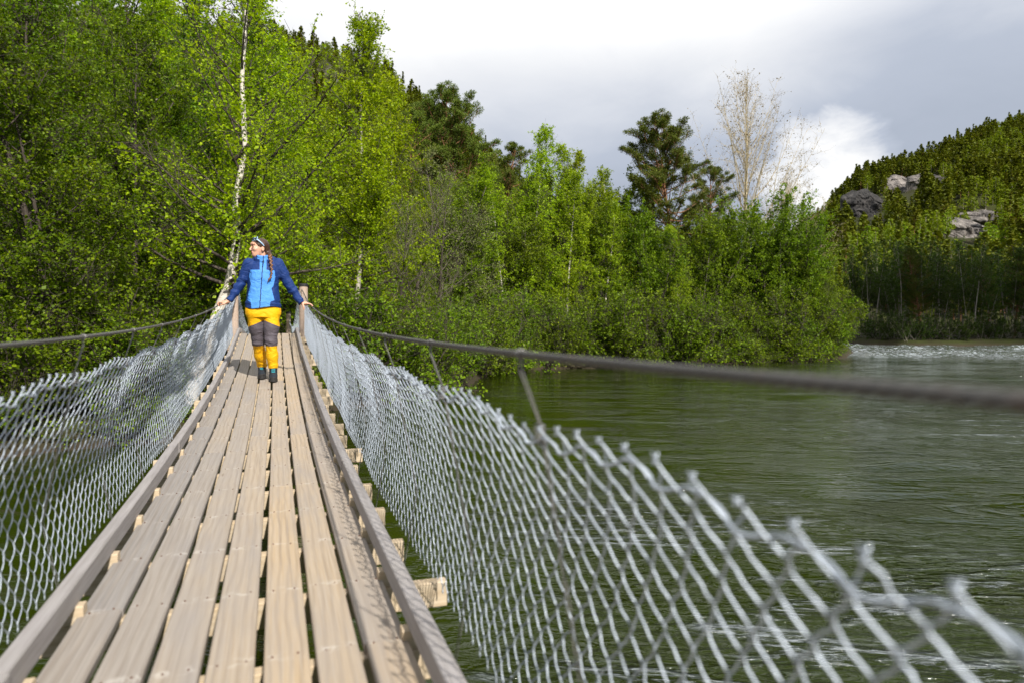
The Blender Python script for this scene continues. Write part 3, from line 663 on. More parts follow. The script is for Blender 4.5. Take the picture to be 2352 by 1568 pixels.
# deck: seven lines of boards, butt-jointed over the joists
Vs, Qs, Ra, Ti, off = [], [], [], [], 0
for i in range(7):
    xc = (i-3)*.1405; y = Y0 + rg.uniform(-2, 0)
    while y < Y1:
        L = rg.choice([3.5, 4.0, 4.5, 5.0]); a, b = max(y, Y0), min(round((y+L)*2)/2, Y1); y = b
        if b-a < .2: continue
        w = .0615+rg.uniform(-.0025, .0015); ys_ = np.arange(a+.0015, b, .125); ys_ = np.append(ys_[ys_ < b-.03], b-.0015)
        dz = rg.uniform(-.002, .002); wx = rg.uniform(-.003, .003); rg2 = rg.uniform(-.004, .004)
        rings = []
        for yy in ys_:
            z = zd(yy)+dz; cx = xc+wx+rg2*(yy-a)/L; c = .004
            rings.append([(cx-w+c, yy, z), (cx+w-c, yy, z), (cx+w, yy, z-c), (cx+w, yy, z-.026), (cx+w-c, yy, z-.028), (cx-w+c, yy, z-.028), (cx-w, yy, z-.026), (cx-w, yy, z-c)][::-1])
        V, Q = loft(rings); Vs.append(V); Qs.append(Q+off); off += len(V)
        Ra.append(np.full(len(V), rg.random())); Ti.append(np.full(len(V), np.clip(.08+.13*i+rg.uniform(-.12, .14)-(.25 if i == 5 else 0), 0, 1)))
part('deck', np.concatenate(Vs), np.concatenate(Qs), 'deck', False, {'rnd': np.concatenate(Ra), 'tint': np.concatenate(Ti)})
sv = []
for i in range(7):
    for yy in np.arange(.5, 7.1, .5):
        for dx_ in (-.034, .034):
            x0 = (i-3)*.1405+dx_+rg.uniform(-.004, .004); y0 = yy+rg.uniform(-.008, .008); z0 = float(zd(y0))+.0006
            sv.append(loft([[(x0+.0032*math.cos(a*math.pi/4), y0+.0032*math.sin(a*math.pi/4), z0-.006+.008*q) for a in range(8)] for q in (0, 1)]))
V, Q = merge(sv); part('screw', V, Q, 'rust')
# joists, blocks and kerbs
bv, bq = cbox(-.63, .63, -.024, .024, -.095, 0)
jm = [mesh('joist', *cbox(-.61-a, .61+b, -.024, .024, -.095, 0), mats=[M['joist']]) for a, b in ((0, .05), (.04, .09), (.02, .0), (-.02, .03))]
bm_ = mesh('kerb_block', *cbox(-.045, .045, -.024, .024, 0, .062), mats=[M['joist']])
yj = np.arange(-2.0, 20.01, .5)
for k, yy in enumerate(yj):
    o = link('joist', jm[(k*3+k//4) % 4], bridge, (rg.uniform(-.02, .02), yy-8, float(zd(yy))-.030), rg.uniform(-.02, .02))
    for sx in (-1, 1):
        link('kerb_block', bm_, bridge, (sx*.510, yy-8, float(zd(yy))-.030))
for sx in (-1, 1):
    Vs, off = [], 0
    y = Y0+(.6 if sx > 0 else 1.4)
    segs = [(Y0, y)]
    while y < 13.3: segs.append((y, min(y+3.0, 13.35))); y += 3.0
    segs.append((13.36, Y1))
    parts_ = []
    for n_, (a, b) in enumerate(segs):
        ys_ = np.linspace(a+.002, b-.002, 12); j = rg.uniform(-.006, .006); rings = []
        for yy in ys_:
            z = zd(yy)+.033; x0, x1 = sx*np.interp(yy, [0, 13], [.512, .497])-.024+j, sx*np.interp(yy, [0, 13], [.512, .497])+.024+j; c = .004
            rings.append([(x0, yy, z), (x1, yy, z), (x1, yy, z+.068), (x1-c, yy, z+.072), (x0+c, yy, z+.072), (x0, yy, z+.068)][::-1])
        parts_.append(loft(rings))
    V, Q = merge(parts_); part('kerb', V, Q, 'kerb')
# load cables under the joists and the rope handrails
def rope(path, r, lobes, pitch, sides, name, mat):
    n = len(path); sarc = np.concatenate([[0], np.cumsum(np.linalg.norm(np.diff(path, axis=0), axis=1))])
    T = np.gradient(path, axis=0); T /= np.linalg.norm(T, axis=1, keepdims=True)
    U = np.cross(T, [0, 0, 1.]); U /= np.linalg.norm(U, axis=1, keepdims=True); W = np.cross(T, U)
    th = np.arange(sides)*2*math.pi/sides
    rad = r*(.58+.46*np.abs(np.cos(lobes*.5*(th[None, :]+2*math.pi*sarc[:, None]/pitch)))**.7)
    V = path[:, None, :]+rad[..., None]*(U[:, None]*np.cos(th)[None, :, None]+W[:, None]*np.sin(th)[None, :, None])
    i = np.arange(n*sides).reshape(n, sides); a = i[:-1]; b = np.roll(a, -1, 1); c = i[1:]; d = np.roll(c, -1, 1)
    return part(name, V.reshape(-1, 3), np.stack([a, b, d, c], -1).reshape(-1, 4), mat, True, {'groove': np.clip(1-(rad/r-.58)/.3, 0, 1).ravel()})
def zcab(y): return zd(np.minimum(y, 13.25))+.873 - .17*np.clip((np.asarray(y)-10.5)/2.75, 0, 1)**2*0 - np.maximum(0, np.asarray(y)-13.25)*.12
for sx in (-1, 1):
    ys_ = np.concatenate([np.arange(-.6, 1.6, .0022), np.arange(1.6, 4, .005), np.arange(4, 13.2, .03)])
    xc_ = np.interp(ys_, [-3, 2, 9, 13.2], [.56, .56, .525 if sx > 0 else .495, .58 if sx > 0 else .56])*sx
    rope(np.stack([xc_, ys_, zcab(ys_)-.07*np.clip((ys_-11)/2.2, 0, 1)**2], -1), .0071, 4, .080, 36, 'handrail_cable', 'rope')
    ys_ = np.arange(-2.5, 20.2, .3)
    V, Q = tubes(np.stack([np.full_like(ys_, sx*.46), ys_, zd(ys_)-.137], -1)[None], np.full((1, len(ys_)), .011), 8)
    part('load_cable', V, Q, 'cable', True)
# wire mesh sides
YH = [1.22, 2.02, 2.90, 3.78] + [4.62+.86*k for k in range(10)] + [-.45, -1.4]
def topz(y):
    y = np.asarray(y, float)
    base = zd(y)+.743
    base = base + .05*np.clip((y-11.6)/1.6, 0, 1)**2*(y < 13.3)
    ramp_ = zd(13.25)+.775 + (2.78-zd(13.25)-.775)*np.clip((y-13.25)/6.5, 0, 1) - .42*np.sin(np.clip((y-13.25)/6.9, 0, 1)*math.pi)*np.clip((y-13.25)/1.0, 0, 1)
    return np.where(y < 13.25, base, ramp_)
def msurf(y, v, sx):
    """v 0 at the top edge, 1 at the bottom"""
    y = np.asarray(y, float); v = np.asarray(v, float)
    zt = topz(y) + .012*np.cos(y*2*math.pi/.86)*(y < 13.2); zb = zd(y)-.035+.02*vn(np.stack([y*1.2, y*0+sx, y*0], -1))
    x = .59 + .060*np.sin(math.pi*np.clip(v, 0, 1)**.8)*(1+.3*vn(np.stack([y*.9, v*1.5+sx*4, y*0+3], -1))) + .105*v
    x = x + .009*vn(np.stack([y*1.7, v*2.5, y*0+sx*9], -1))
    x = x*np.interp(y, [-3, 9, 13.2, 20], [1, .96 if sx > 0 else .92, .90 if sx > 0 else .86, .80])
    return np.stack([x*sx, y + .012*vn(np.stack([y*2.1, v*3, y*0+1+sx], -1)), zt+(zb-zt)*v], -1)
def sag_norm(sx): return np.array([sx, 0, 0.])
pitch = .0408; NR = 16
for sx in (-1, 1):
    wires = []
    for y0, y1, sub, sides in ((-1.6, 6.0, 4, 6), (6.0, 20.1, 2, 4)):
        n = int((y1-y0)/pitch); ks = np.arange(n)
        j = np.arange(NR*sub+1); jj = j/sub                       # zigzag position
        tri = 1-np.abs((jj % 2)-1)                                  # 0..1..0
        tri = tri if sub == 2 else .5-.5*np.cos(np.pi*tri)*.35-(.5-tri)*.65
        sgn = np.where((np.floor(jj+1e-6).astype(int) % 2) == 0, 1, -1); off = np.sin(np.pi*(jj % 1))*.0035*sgn
        yy = y0+ks[:, None]*pitch + (tri[None]*1.06-.03)*pitch*np.where(ks[:, None] % 2 == 0, 1, 1)
        vv = np.broadcast_to((jj/NR)[None], yy.shape)
        odd = (ks[:, None] % 2 == 1); yy = np.where(odd, y0+ks[:, None]*pitch + ((1-tri[None])*1.06-.03)*pitch, yy)
        jt = RG(int(7+sx+y0)).normal(0, .0028, yy.shape); yy = yy + jt + .006*vn(np.stack([yy*9, vv*9., yy*0+sx], -1))
        Pm = msurf(yy, vv + .006*vn(np.stack([yy*7, vv*8., yy*0+5+sx], -1))*(vv > .02)*(vv < .98), sx); Pm[..., 0] += np.where(odd, -off[None], off[None])*sx
        wires.append(tubes(Pm, np.full(Pm.shape[:2], .0020), sides))
        # twisted ends along the upper edge: two short crossed tails
        e = y0+ks*pitch+.5*pitch; tw_ = []
        m = ks[::2]
        for ph in (0, 1):
            q = np.linspace(0, 1, 7)
            yc = (y0+m[:, None]*pitch) + .0026*np.sin(q[None]*2*math.pi+ph*math.pi) + (q[None]**3)*(.0035 if ph else -.0025)
            b0 = msurf(yc, np.zeros_like(yc), sx); b0[..., 2] += q[None]*.011*(1+.3*np.sin(m[:, None]*2.3)) - .004; b0[..., 0] += sx*.0026*np.cos(q[None]*2*math.pi+ph*math.pi)
            wires.append(tubes(b0, np.full(b0.shape[:2], .0019), 5 if sub == 4 else 3))
            b1 = msurf(yc, np.ones_like(yc), sx); b1[..., 2] -= q[None]*.025
            if sub == 4: wires.append(tubes(b1, np.full(b1.shape[:2], .0020), 4))
    V, Q = merge(wires); part('wire_mesh', V, Q, 'zinc', True)
    # woven tension wire just under the twisted ends
    ys_ = np.arange(-1.6, 13.2, .014); pth = msurf(ys_, np.full_like(ys_, .04), sx)
    pth[:, 2] += .011*np.sin(ys_*2*math.pi/.166); pth[:, 0] += sx*.005*np.cos(ys_*2*math.pi/.083)
    V, Q = tubes(pth[None], np.full((1, len(pth)), .0029), 7); part('tension_wire', V, Q, 'zinc', True)
    # hangers: doubled wire from the rope to the joist ends with a coil at the mesh edge
    for yh in sorted(YH):
        xt = float(np.interp(yh, [-3, 2, 9, 13.2], [.56, .56, .525 if sx > 0 else .495, .57])); zt = float(zcab(yh)); p = msurf(np.array([yh]), np.array([.02]), sx)[0]
        bits = []
        for d in (-1, 1):
            l1 = np.array([[sx*xt, yh+d*.006, zt+.008], [sx*xt, yh+d*.010, zt-.03], [p[0]+sx*.006, yh+d*.005, p[2]+.02]])
            bits.append(tubes(l1[None], np.full((1, 3), .0016), 4))
            l2 = np.array([[p[0]+sx*.006, yh+d*.005, p[2]+.02], [sx*.69, yh+d*.01, float(zd(yh))+.2], [sx*.63, yh+d*.01, float(zd(yh))-.13]])
            bits.append(tubes(l2[None], np.full((1, 3), .0014), 4))
        q = np.linspace(0, 1, 44)
        co = np.stack([p[0]+sx*.004+.010*np.cos(q*11*math.pi), yh+.010*np.sin(q*11*math.pi), p[2]-.018+.04*q], -1)
        bits.append(tubes(co[None], np.full((1, 44), .0021), 5))
        q = np.linspace(0, 1, 30)
        co = np.stack([sx*xt+.0095*np.cos(q*7*math.pi), yh-.008+.016*q, zt+.0095*np.sin(q*7*math.pi)], -1)
        bits.append(tubes(co[None], np.full((1, 30), .0014), 5))
        V, Q = merge(bits); part('hanger', V, Q, 'wire', True)
# round posts at the crest and thinner ones at the foot of the ramp
for (px, py, r, ztop) in ((-.585, 13.27, .075, 3.20), (.615, 13.27, .078, 3.33), (-.46, 20.0, .06, 2.92), (.46, 20.0, .06, 2.92)):
    zb = gz(px, py)-.3 if py > 19 else -1.4
    zs = np.linspace(zb, ztop, 14); pts = np.stack([px+zs*0, py+zs*0, zs], -1)
    V, Q = tubes(pts[None], np.full((1, 14), r), 16)
    o = part('post', V, Q, 'post', True)
    cv, cq = loft([[(px+rr_*math.cos(a*math.pi/8), py+rr_*math.sin(a*math.pi/8), zz) for a in range(16)] for rr_, zz in ((r*1.10, ztop-.03), (r*1.13, ztop-.026), (r*1.13, ztop+.012), (r*1.02, ztop+.020))])
    c_ = link('post_cap', mesh('post_cap', cv-BO, cq, False, mats=[M['rubber']]), o)
o = part('cross_beam', *merge([box(-.75, .75, 13.36, 13.48, 2.18, 2.30), box(-.75, .75, 13.06, 13.18, 2.15, 2.28)]), 'post')
part('ramp_support', *merge([box(-.5, -.4, 19.2, 19.3, .2, 1.96), box(.4, .5, 19.2, 19.3, .2, 1.96), box(-.6, .6, 19.15, 19.35, 1.86, 1.97)]), 'post')

# ------------------------------------------------------------------ the woman: distance fields meshed into continuous surfaces
def surf(fn, lo, hi, h, name, mats=None, coarse=4, smooth=True):
    lo = np.array(lo, float); hi = np.array(hi, float); n = np.ceil((hi-lo)/h/coarse).astype(int)*coarse+1
    ax = [lo[i]+h*np.arange(n[i]) for i in range(3)]
    cs = np.stack(np.meshgrid(*[a[::coarse] for a in ax], indexing='ij'), -1).astype(np.float32)
    dc = fn(cs.reshape(-1, 3)).reshape(cs.shape[:3])
    D = dc.repeat(coarse, 0).repeat(coarse, 1).repeat(coarse, 2)
    sh = coarse//2; D = np.pad(D, ((0, 0),)*3, mode='edge')[sh:sh+n[0], sh:sh+n[1], sh:sh+n[2]]
    D = np.pad(D, [(0, n[i]-D.shape[i]) for i in range(3)], mode='edge')
    act = np.argwhere(np.abs(D) < h*coarse*1.7+.012)
    pts = np.stack([ax[i][act[:, i]] for i in range(3)], -1).astype(np.float32)
    D[act[:, 0], act[:, 1], act[:, 2]] = np.concatenate([fn(pts[k:k+400000]) for k in range(0, len(pts), 400000)])
    ins = D < 0
    cnt = sum(ins[a:n[0]-1+a, b:n[1]-1+b, c:n[2]-1+c].astype(np.int8) for a in (0, 1) for b in (0, 1) for c in (0, 1))
    cells = np.argwhere((cnt > 0) & (cnt < 8)); idx = np.full((n[0]-1, n[1]-1, n[2]-1), -1, np.int64); idx[cells[:, 0], cells[:, 1], cells[:, 2]] = np.arange(len(cells))
    acc = np.zeros((len(cells), 3)); num = np.zeros(len(cells)); crn = [(a, b, c) for a in (0, 1) for b in (0, 1) for c in (0, 1)]
    val = {c: D[cells[:, 0]+c[0], cells[:, 1]+c[1], cells[:, 2]+c[2]] for c in crn}
    for p in crn:
        for k in range(3):
            if p[k] == 0:
                q = tuple(p[m]+(m == k) for m in range(3)); a, b = val[p], val[q]; s_ = (a < 0) != (b < 0)
                t_ = np.where(s_, a/(a-b+1e-12), 0); e = np.array(p, float)[None]+np.eye(3)[k][None]*t_[:, None]
                acc[s_] += e[s_]; num += s_
    V = lo+(cells+acc/num[:, None])*h
    Q = []
    for k in range(3):
        u, v = (k+1) % 3, (k+2) % 3
        sl0 = [slice(None)]*3; sl1 = [slice(None)]*3; sl0[k] = slice(0, n[k]-1); sl1[k] = slice(1, n[k])
        e = np.argwhere(ins[tuple(sl0)] != ins[tuple(sl1)]); e = e[(e[:, u] > 0) & (e[:, v] > 0) & (e[:, u] < n[u]-1) & (e[:, v] < n[v]-1)]
        fl = ins[e[:, 0], e[:, 1], e[:, 2]]
        def ci(du, dv): c = e.copy(); c[:, u] -= du; c[:, v] -= dv; return idx[c[:, 0], c[:, 1], c[:, 2]]
        q = np.stack([ci(1, 1), ci(0, 1), ci(0, 0), ci(1, 0)], -1); q[~fl] = q[~fl][:, ::-1]; Q.append(q)
    Q = np.concatenate(Q); Q = Q[(Q >= 0).all(1)]
    return V, Q
def rc(p, a, b, ra, rb):
    a = np.array(a, np.float32); b = np.array(b, np.float32); ab = b-a
    t = np.clip(((p-a)@ab)/(ab@ab), 0, 1)
    return np.linalg.norm(p-a-t[:, None]*ab, axis=1)-(ra+(rb-ra)*t)
def el(p, c, r, rot=None):
    q = p-np.array(c, np.float32)
    if rot is not None: q = q@rot
    r = np.array(r, np.float32); k0 = np.linalg.norm(q/r, axis=1); k1 = np.linalg.norm(q/(r*r), axis=1)
    return k0*(k0-1)/(k1+1e-6)
def su(a, b, k): h = np.clip(.5+.5*(b-a)/k, 0, 1); return b+(a-b)*h-k*h*(1-h)
def sus(ds, k):
    d = ds[0]
    for e in ds[1:]: d = su(d, e, k)
    return d
def ss(a, b, k): return -su(-a, b, k)       # a minus b
def mat_simple(name, f):
    t = NT(name); M[name] = f(t)
def cloth(name, c, rough=.6, fine=260, b=.15, spec=.3):
    t = NT(name); n = t.noise(t.obj(), 9, 4); n2 = t.noise(t.obj(), fine, 2); wr = t.noise(t.map(t.obj(), (1, 1, 1.5)), 7, 5, .62, 1.2)
    M[name] = t.done(t.pr(Base_Color=t.mix(t.mr(n, .3, .7, 0, .22), c4(c), c4([v*.72 for v in c])), Roughness=rough, Specular_IOR_Level=spec, Normal=t.node('Bump', ins={'Height': wr, 'Strength': .75, 'Distance': .035, 'Normal': t.bump(n2, b, .001)}).outputs[0]))
cloth('cloth_navy', (.009, .036, .165)); cloth('cloth_blue', (.085, .30, .78)); cloth('cloth_yellow', (.88, .46, .004)); cloth('cloth_grey', (.10, .085, .10))
cloth('zip', (.01, .025, .10)); cloth('boot_dark', (.018, .024, .034), .7); cloth('boot_sole', (.035, .033, .032), .8); cloth('lace', (.05, .42, .50), .5); cloth('shades_frame', (.42, .60, .82), .25); cloth('shades_lens', (.03, .05, .09), .1)
t = NT('skin'); n = t.noise(t.obj(), 14, 4)
M['skin'] = t.done(t.pr(Base_Color=t.ramp(n, [(.3, (.60, .31, .20)), (.7, (.70, .41, .29))]), Roughness=.5, Subsurface_Weight=.12, Subsurface_Radius=(.012, .004, .002)))
t = NT('lips'); M['lips'] = t.done(t.pr(Base_Color=(.50, .14, .12, 1), Roughness=.4))
t = NT('eye'); M['eye'] = t.done(t.pr(Base_Color=(.03, .02, .015, 1), Roughness=.2))
t = NT('hair'); n = t.noise(t.map(t.obj(), (160, 160, 14)), 1, 3, .6)
M['hair'] = t.done(t.pr(Base_Color=t.ramp(n, [(.3, (.018, .008, .004)), (.55, (.060, .026, .012)), (.8, (.14, .062, .026))]), Roughness=.42, Specular_IOR_Level=.6, Normal=t.bump(n, .9, .003)))
t = NT('braid_hair'); n = t.noise(t.map(t.obj(), (90, 90, 60)), 1, 3, .6)
M['braid_hair'] = t.done(t.pr(Base_Color=t.ramp(n, [(.3, (.07, .026, .010)), (.55, (.19, .082, .034)), (.8, (.36, .18, .08))]), Roughness=.42, Specular_IOR_Level=.5, Normal=t.bump(n, .9, .003)))
WY = 8.50; WZ = float(zd(WY))
woman = link('person', None, loc=(-.012, WY, WZ)); woman.scale = (.935, 1, .988); woman.empty_display_size = .2
tag(woman, 'woman in a blue jacket and yellow trousers standing on the bridge, hands on both ropes', 'person')
def wpart(name, V, Q, mats, mi=None, par=None): return link(name, mesh(name, V, Q, True, None, [M[m] for m in mats], mi), par or woman)
yaw = R(66); FR = np.array([[math.cos(yaw), -math.sin(yaw), 0], [math.sin(yaw), math.cos(yaw), 0], [0, 0, 1]], np.float32)   # head turned towards her right
TL = R(4); FT = np.array([[1, 0, 0], [0, math.cos(TL), -math.sin(TL)], [0, math.sin(TL), math.cos(TL)]], np.float32)
HC = np.array([-.040, -.005, 1.556], np.float32)
def head_local(p): return ((p-HC)@np.linalg.inv(FR.T))@FT       # face looks along -y in head space
def hl(p):
    # inverse rotation of a turn by -yaw about z: the face (-y) points to -x
    c, s = math.cos(-yaw), math.sin(-yaw); q = p-HC
    return np.stack([q[:, 0]*c+q[:, 1]*s, -q[:, 0]*s+q[:, 1]*c, q[:, 2]], -1).astype(np.float32)
def head(q):
    d = sus([el(q, (0, .012, .028), (.074, .092, .082)), el(q, (0, -.030, -.030), (.058, .062, .078)), el(q, (0, -.062, -.078), (.030, .028, .026))], .03)
    d = su(d, el(q, (0, -.088, .045), (.05, .020, .03)), .02)             # brow
    d = su(d, el(q, (.034, -.070, -.012), (.024, .022, .02)), .02); d = su(d, el(q, (-.034, -.070, -.012), (.024, .022, .02)), .02)   # cheeks
    for s_ in (-1, 1): d = ss(d, el(q, (s_*.031, -.104, .016), (.018, .014, .011)), .012)
    d = su(d, rc(q, (0, -.096, .022), (0, -.118, -.018), .007, .011), .010)  # nose
    d = su(d, el(q, (0, -.113, -.022), (.015, .011, .008)), .006)
    d = su(d, el(q, (0, -.094, -.047), (.021, .010, .0065)), .005); d = su(d, el(q, (0, -.092, -.058), (.018, .010, .006)), .004)
    d = ss(d, el(q, (0, -.106, -.052), (.022, .010, .0016)), .002)
    for s_ in (-1, 1):
        d = su(d, el(q, (s_*.030, -.086, .016), (.012, .011, .011)), .002)
        d = su(d, ss(el(q, (s_*.074, .012, -.006), (.010, .019, .031)), el(q, (s_*.084, .006, -.004), (.006, .010, .018)), .004), .006)
    return d
SH = {-1: (-.165, .005, 1.375), 1: (.176, .005, 1.385)}; EL_ = {-1: (-.288, .035, 1.10), 1: (.330, .035, 1.10)}; WR = {-1: (-.402, .0, .936), 1: (.458, .0, .924)}
def hand(p, s):
    w = np.array(WR[s]); cab = np.array([s*.553, 0, .893])
    if s < 0:   # curls over the rope, thumb beneath
        k = w+np.array([-.060, -.004, -.022]); ds = [rc(p, w, k, .021, .024), el(p, (w+k)/2+[-.012, 0, 0], (.042, .036, .020))]
        fs = []
        for i, (yo, l) in enumerate(((-.030, .9), (-.010, 1.0), (.011, .96), (.031, .80))):
            b = k+np.array([-.008, yo, .006]); m = b+np.array([-.042*l, yo*.1, .004]); e = m+np.array([-.016*l, 0, -.024]); g = e+np.array([.012, 0, -.018])
            fs += [rc(p, b, m, .0095, .0086), rc(p, m, e, .0086, .0078), rc(p, e, g, .0078, .0066)]
        th = [rc(p, w+np.array([-.02, -.026, -.010]), w+np.array([-.052, -.046, -.034]), .0125, .0105), rc(p, w+np.array([-.052, -.046, -.034]), w+np.array([-.088, -.036, -.046]), .0105, .008)]
    else:       # flat hand laid on the rope, thumb hanging down inside
        k = w+np.array([.056, -.002, -.012]); ds = [rc(p, w, k, .021, .023), el(p, (w+k)/2+[.012, 0, 0], (.042, .036, .018))]
        fs = []
        for i, (yo, l) in enumerate(((-.030, .9), (-.010, 1.0), (.011, .96), (.031, .80))):
            b = k+np.array([.008, yo, .004]); m = b+np.array([.036*l, yo*.15, -.002]); e = m+np.array([.022*l, 0, -.012]); g = e+np.array([.012, 0, -.014])
            fs += [rc(p, b, m, .0095, .0086), rc(p, m, e, .0086, .0078), rc(p, e, g, .0078, .0066)]
        th = [rc(p, w+np.array([.012, -.026, -.010]), w+np.array([.020, -.044, -.046]), .0125, .0105), rc(p, w+np.array([.020, -.044, -.046]), w+np.array([.028, -.046, -.078]), .0105, .008)]
    d = sus(ds, .012)
    f = fs[0]
    for e in fs[1:]: f = np.minimum(f, e)
    return su(su(d, f, .006), sus(th, .006), .010)
HIP = {-1: (-.095, .01, .80), 1: (.090, .01, .80)}; KN = {-1: (-.068, .075, .47), 1: (.086, -.03, .47)}; AN = {-1: (-.028, .285, .115), 1: (.110, .03, .085)}
def body(p):
    d = sus([rc(p, (0, .01, .86), (0, .01, 1.05), .11, .095), rc(p, (0, .01, 1.05), (0, .005, 1.33), .10, .09), rc(p, (-.10, .0, 1.37), (.11, 0, 1.37), .045, .045)], .05)
    d = su(d, rc(p, (.0, .012, 1.36), (-.012, .008, 1.50), .050, .049), .02)
    for s in (-1, 1):
        d = su(d, sus([rc(p, SH[s], EL_[s], .045, .036), rc(p, EL_[s], WR[s], .036, .021)], .01), .02)
        d = su(d, sus([rc(p, HIP[s], KN[s], .08, .05), rc(p, KN[s], AN[s], .048, .036)], .01), .02)
        d = su(d, rc(p, np.array(AN[s])+[0, .0, -.03], np.array(AN[s])+[0, -.10, -.055], .030, .022), .01)
        hm = (p[:, 0]*s > .37) & (p[:, 2] < 1.0)
        if hm.any(): d[hm] = su(d[hm], hand(p[hm], s), .006)
    m = p[:, 2] > 1.40
    if m.any(): d[m] = su(d[m], head(hl(p[m])), .012)
    return d
V, Q = surf(body, (-.60, -.17, .02), (.66, .38, 1.72), .0042, 'body')
q = hl(V); fc = q[Q].mean(1); mi = np.zeros(len(Q), int)
lip = (np.abs(fc[:, 2]+.053) < .0115) & (fc[:, 1] < -.096) & (np.abs(fc[:, 0]) < .021); mi[lip] = 1
eye = (np.abs(fc[:, 2]-.017) < .0055) & (np.abs(np.abs(fc[:, 0])-.030) < .0095) & (fc[:, 1] < -.085); mi[eye] = 2
brow = (np.abs(fc[:, 2]-.040+.35*(np.abs(fc[:, 0])-.03)**2*40) < .0042) & (np.abs(np.abs(fc[:, 0])-.030) < .017) & (fc[:, 1] < -.07); mi[brow] = 3
wpart('body', V, Q, ['skin', 'lips', 'eye', 'hair'], mi)
# hair: cap, pulled-back tail; the braid is its own piece
def hairf(p):
    q = hl(p)
    d = el(q, (0, .022, .040), (.084, .100, .086))
    d = ss(d, el(q, (0, -.098, -.022), (.082, .078, .088)), .012)
    d = ss(d, rc(q, (0, .0, -.11), (0, -.1, -.12), .075, .09), .01)
    d = su(d, sus([el(q, (0, .078, -.005), (.062, .046, .070)), rc(p, (.050, .03, 1.525), (.082, -.05, 1.455), .044, .030)], .02), .025)
    d = ss(d, el(q, (-.080, .004, -.012), (.02, .018, .026)), .004); d = ss(d, el(q, (.080, .004, -.012), (.02, .018, .026)), .004)
    return d + .0022*vn(q*np.array([55, 55, 12.])) 
V, Q = surf(hairf, (-.20, -.16, 1.38), (.18, .16, 1.71), .0036, 'hair'); hair = wpart('hair', V, Q, ['hair'])
def braidf(p):
    path = [(.082, -.060, 1.470), (.090, -.115, 1.42), (.098, -.140, 1.35), (.102, -.150, 1.28), (.094, -.150, 1.225), (.066, -.148, 1.185)]
    pa = np.array(path); sg = np.concatenate([[0], np.cumsum(np.linalg.norm(np.diff(pa, axis=0), axis=1))]); Lt = sg[-1]; d = None; n = 13
    for i in range(n):
        s = Lt*i/n; c = np.array([np.interp(s, sg, pa[:, k]) for k in range(3)]); r = .0215*(1-.5*(i/n)**2.0)
        side = -1 if i % 2 else 1
        e = np.minimum(rc(p, c+[side*.011*(1-i/n*.5), .0, .006], c+[-side*.004, -.006, -.014], r*.74, r*.55), rc(p, c+[0, .004, .01], c+[0, .004, -.014], r*.55, r*.55))
        d = e if d is None else np.minimum(d, e)
    return np.minimum(d, rc(p, pa[-1]+[.004, 0, .010], pa[-1]+[-.014, .0, -.026], .009, .003))
V, Q = surf(braidf, (.02, -.20, 1.12), (.15, -.01, 1.52), .0026, 'braid'); wpart('braid', V, Q, ['braid_hair'])
# sunglasses pushed up on the hair (> lenses)
def hw(v):   # head space to body space
    c, s = math.cos(-yaw), math.sin(-yaw); v = np.asarray(v, float)
    return np.stack([v[..., 0]*c-v[..., 1]*s, v[..., 0]*s+v[..., 1]*c, v[..., 2]], -1)+HC
fr = []
for s_ in (-1, 1):
    a = np.linspace(0, 2*math.pi, 25); cx = s_*.033
    ring = np.stack([cx+.029*np.cos(a)+s_*.004, -.052+.010*np.sin(a)-.2*(np.abs(cx+.029*np.cos(a)))**1.6, .112+.021*np.sin(a)-.30*np.abs(cx+.029*np.cos(a))**1.2*.4], -1)
    fr.append(tubes(hw(ring)[None], np.full((1, 25), .0042), 6))
    arm = np.array([[s_*.064, -.060, .100], [s_*.080, -.045, .088], [s_*.088, .0, .050], [s_*.089, .022, .026]])
    fr.append(tubes(hw(arm)[None], np.array([[.007, .0085, .0075, .005]]), 6))
fr.append(tubes(hw(np.array([[-.008, -.055, .118], [0, -.060, .120], [.008, -.055, .118]]))[None], np.full((1, 3), .003), 6))
V, Q = merge(fr); gl = wpart('sunglasses', V, Q, ['shades_frame'])
for s_ in (-1, 1):
    V, Q = surf(lambda p: el(hl(p), (s_*.036, -.058, .106), (.027, .010, .018)), (-.2, -.2, 1.6), (.1, .1, 1.74), .004, 'lens'); wpart('lens', V, Q, ['shades_lens'], par=gl)
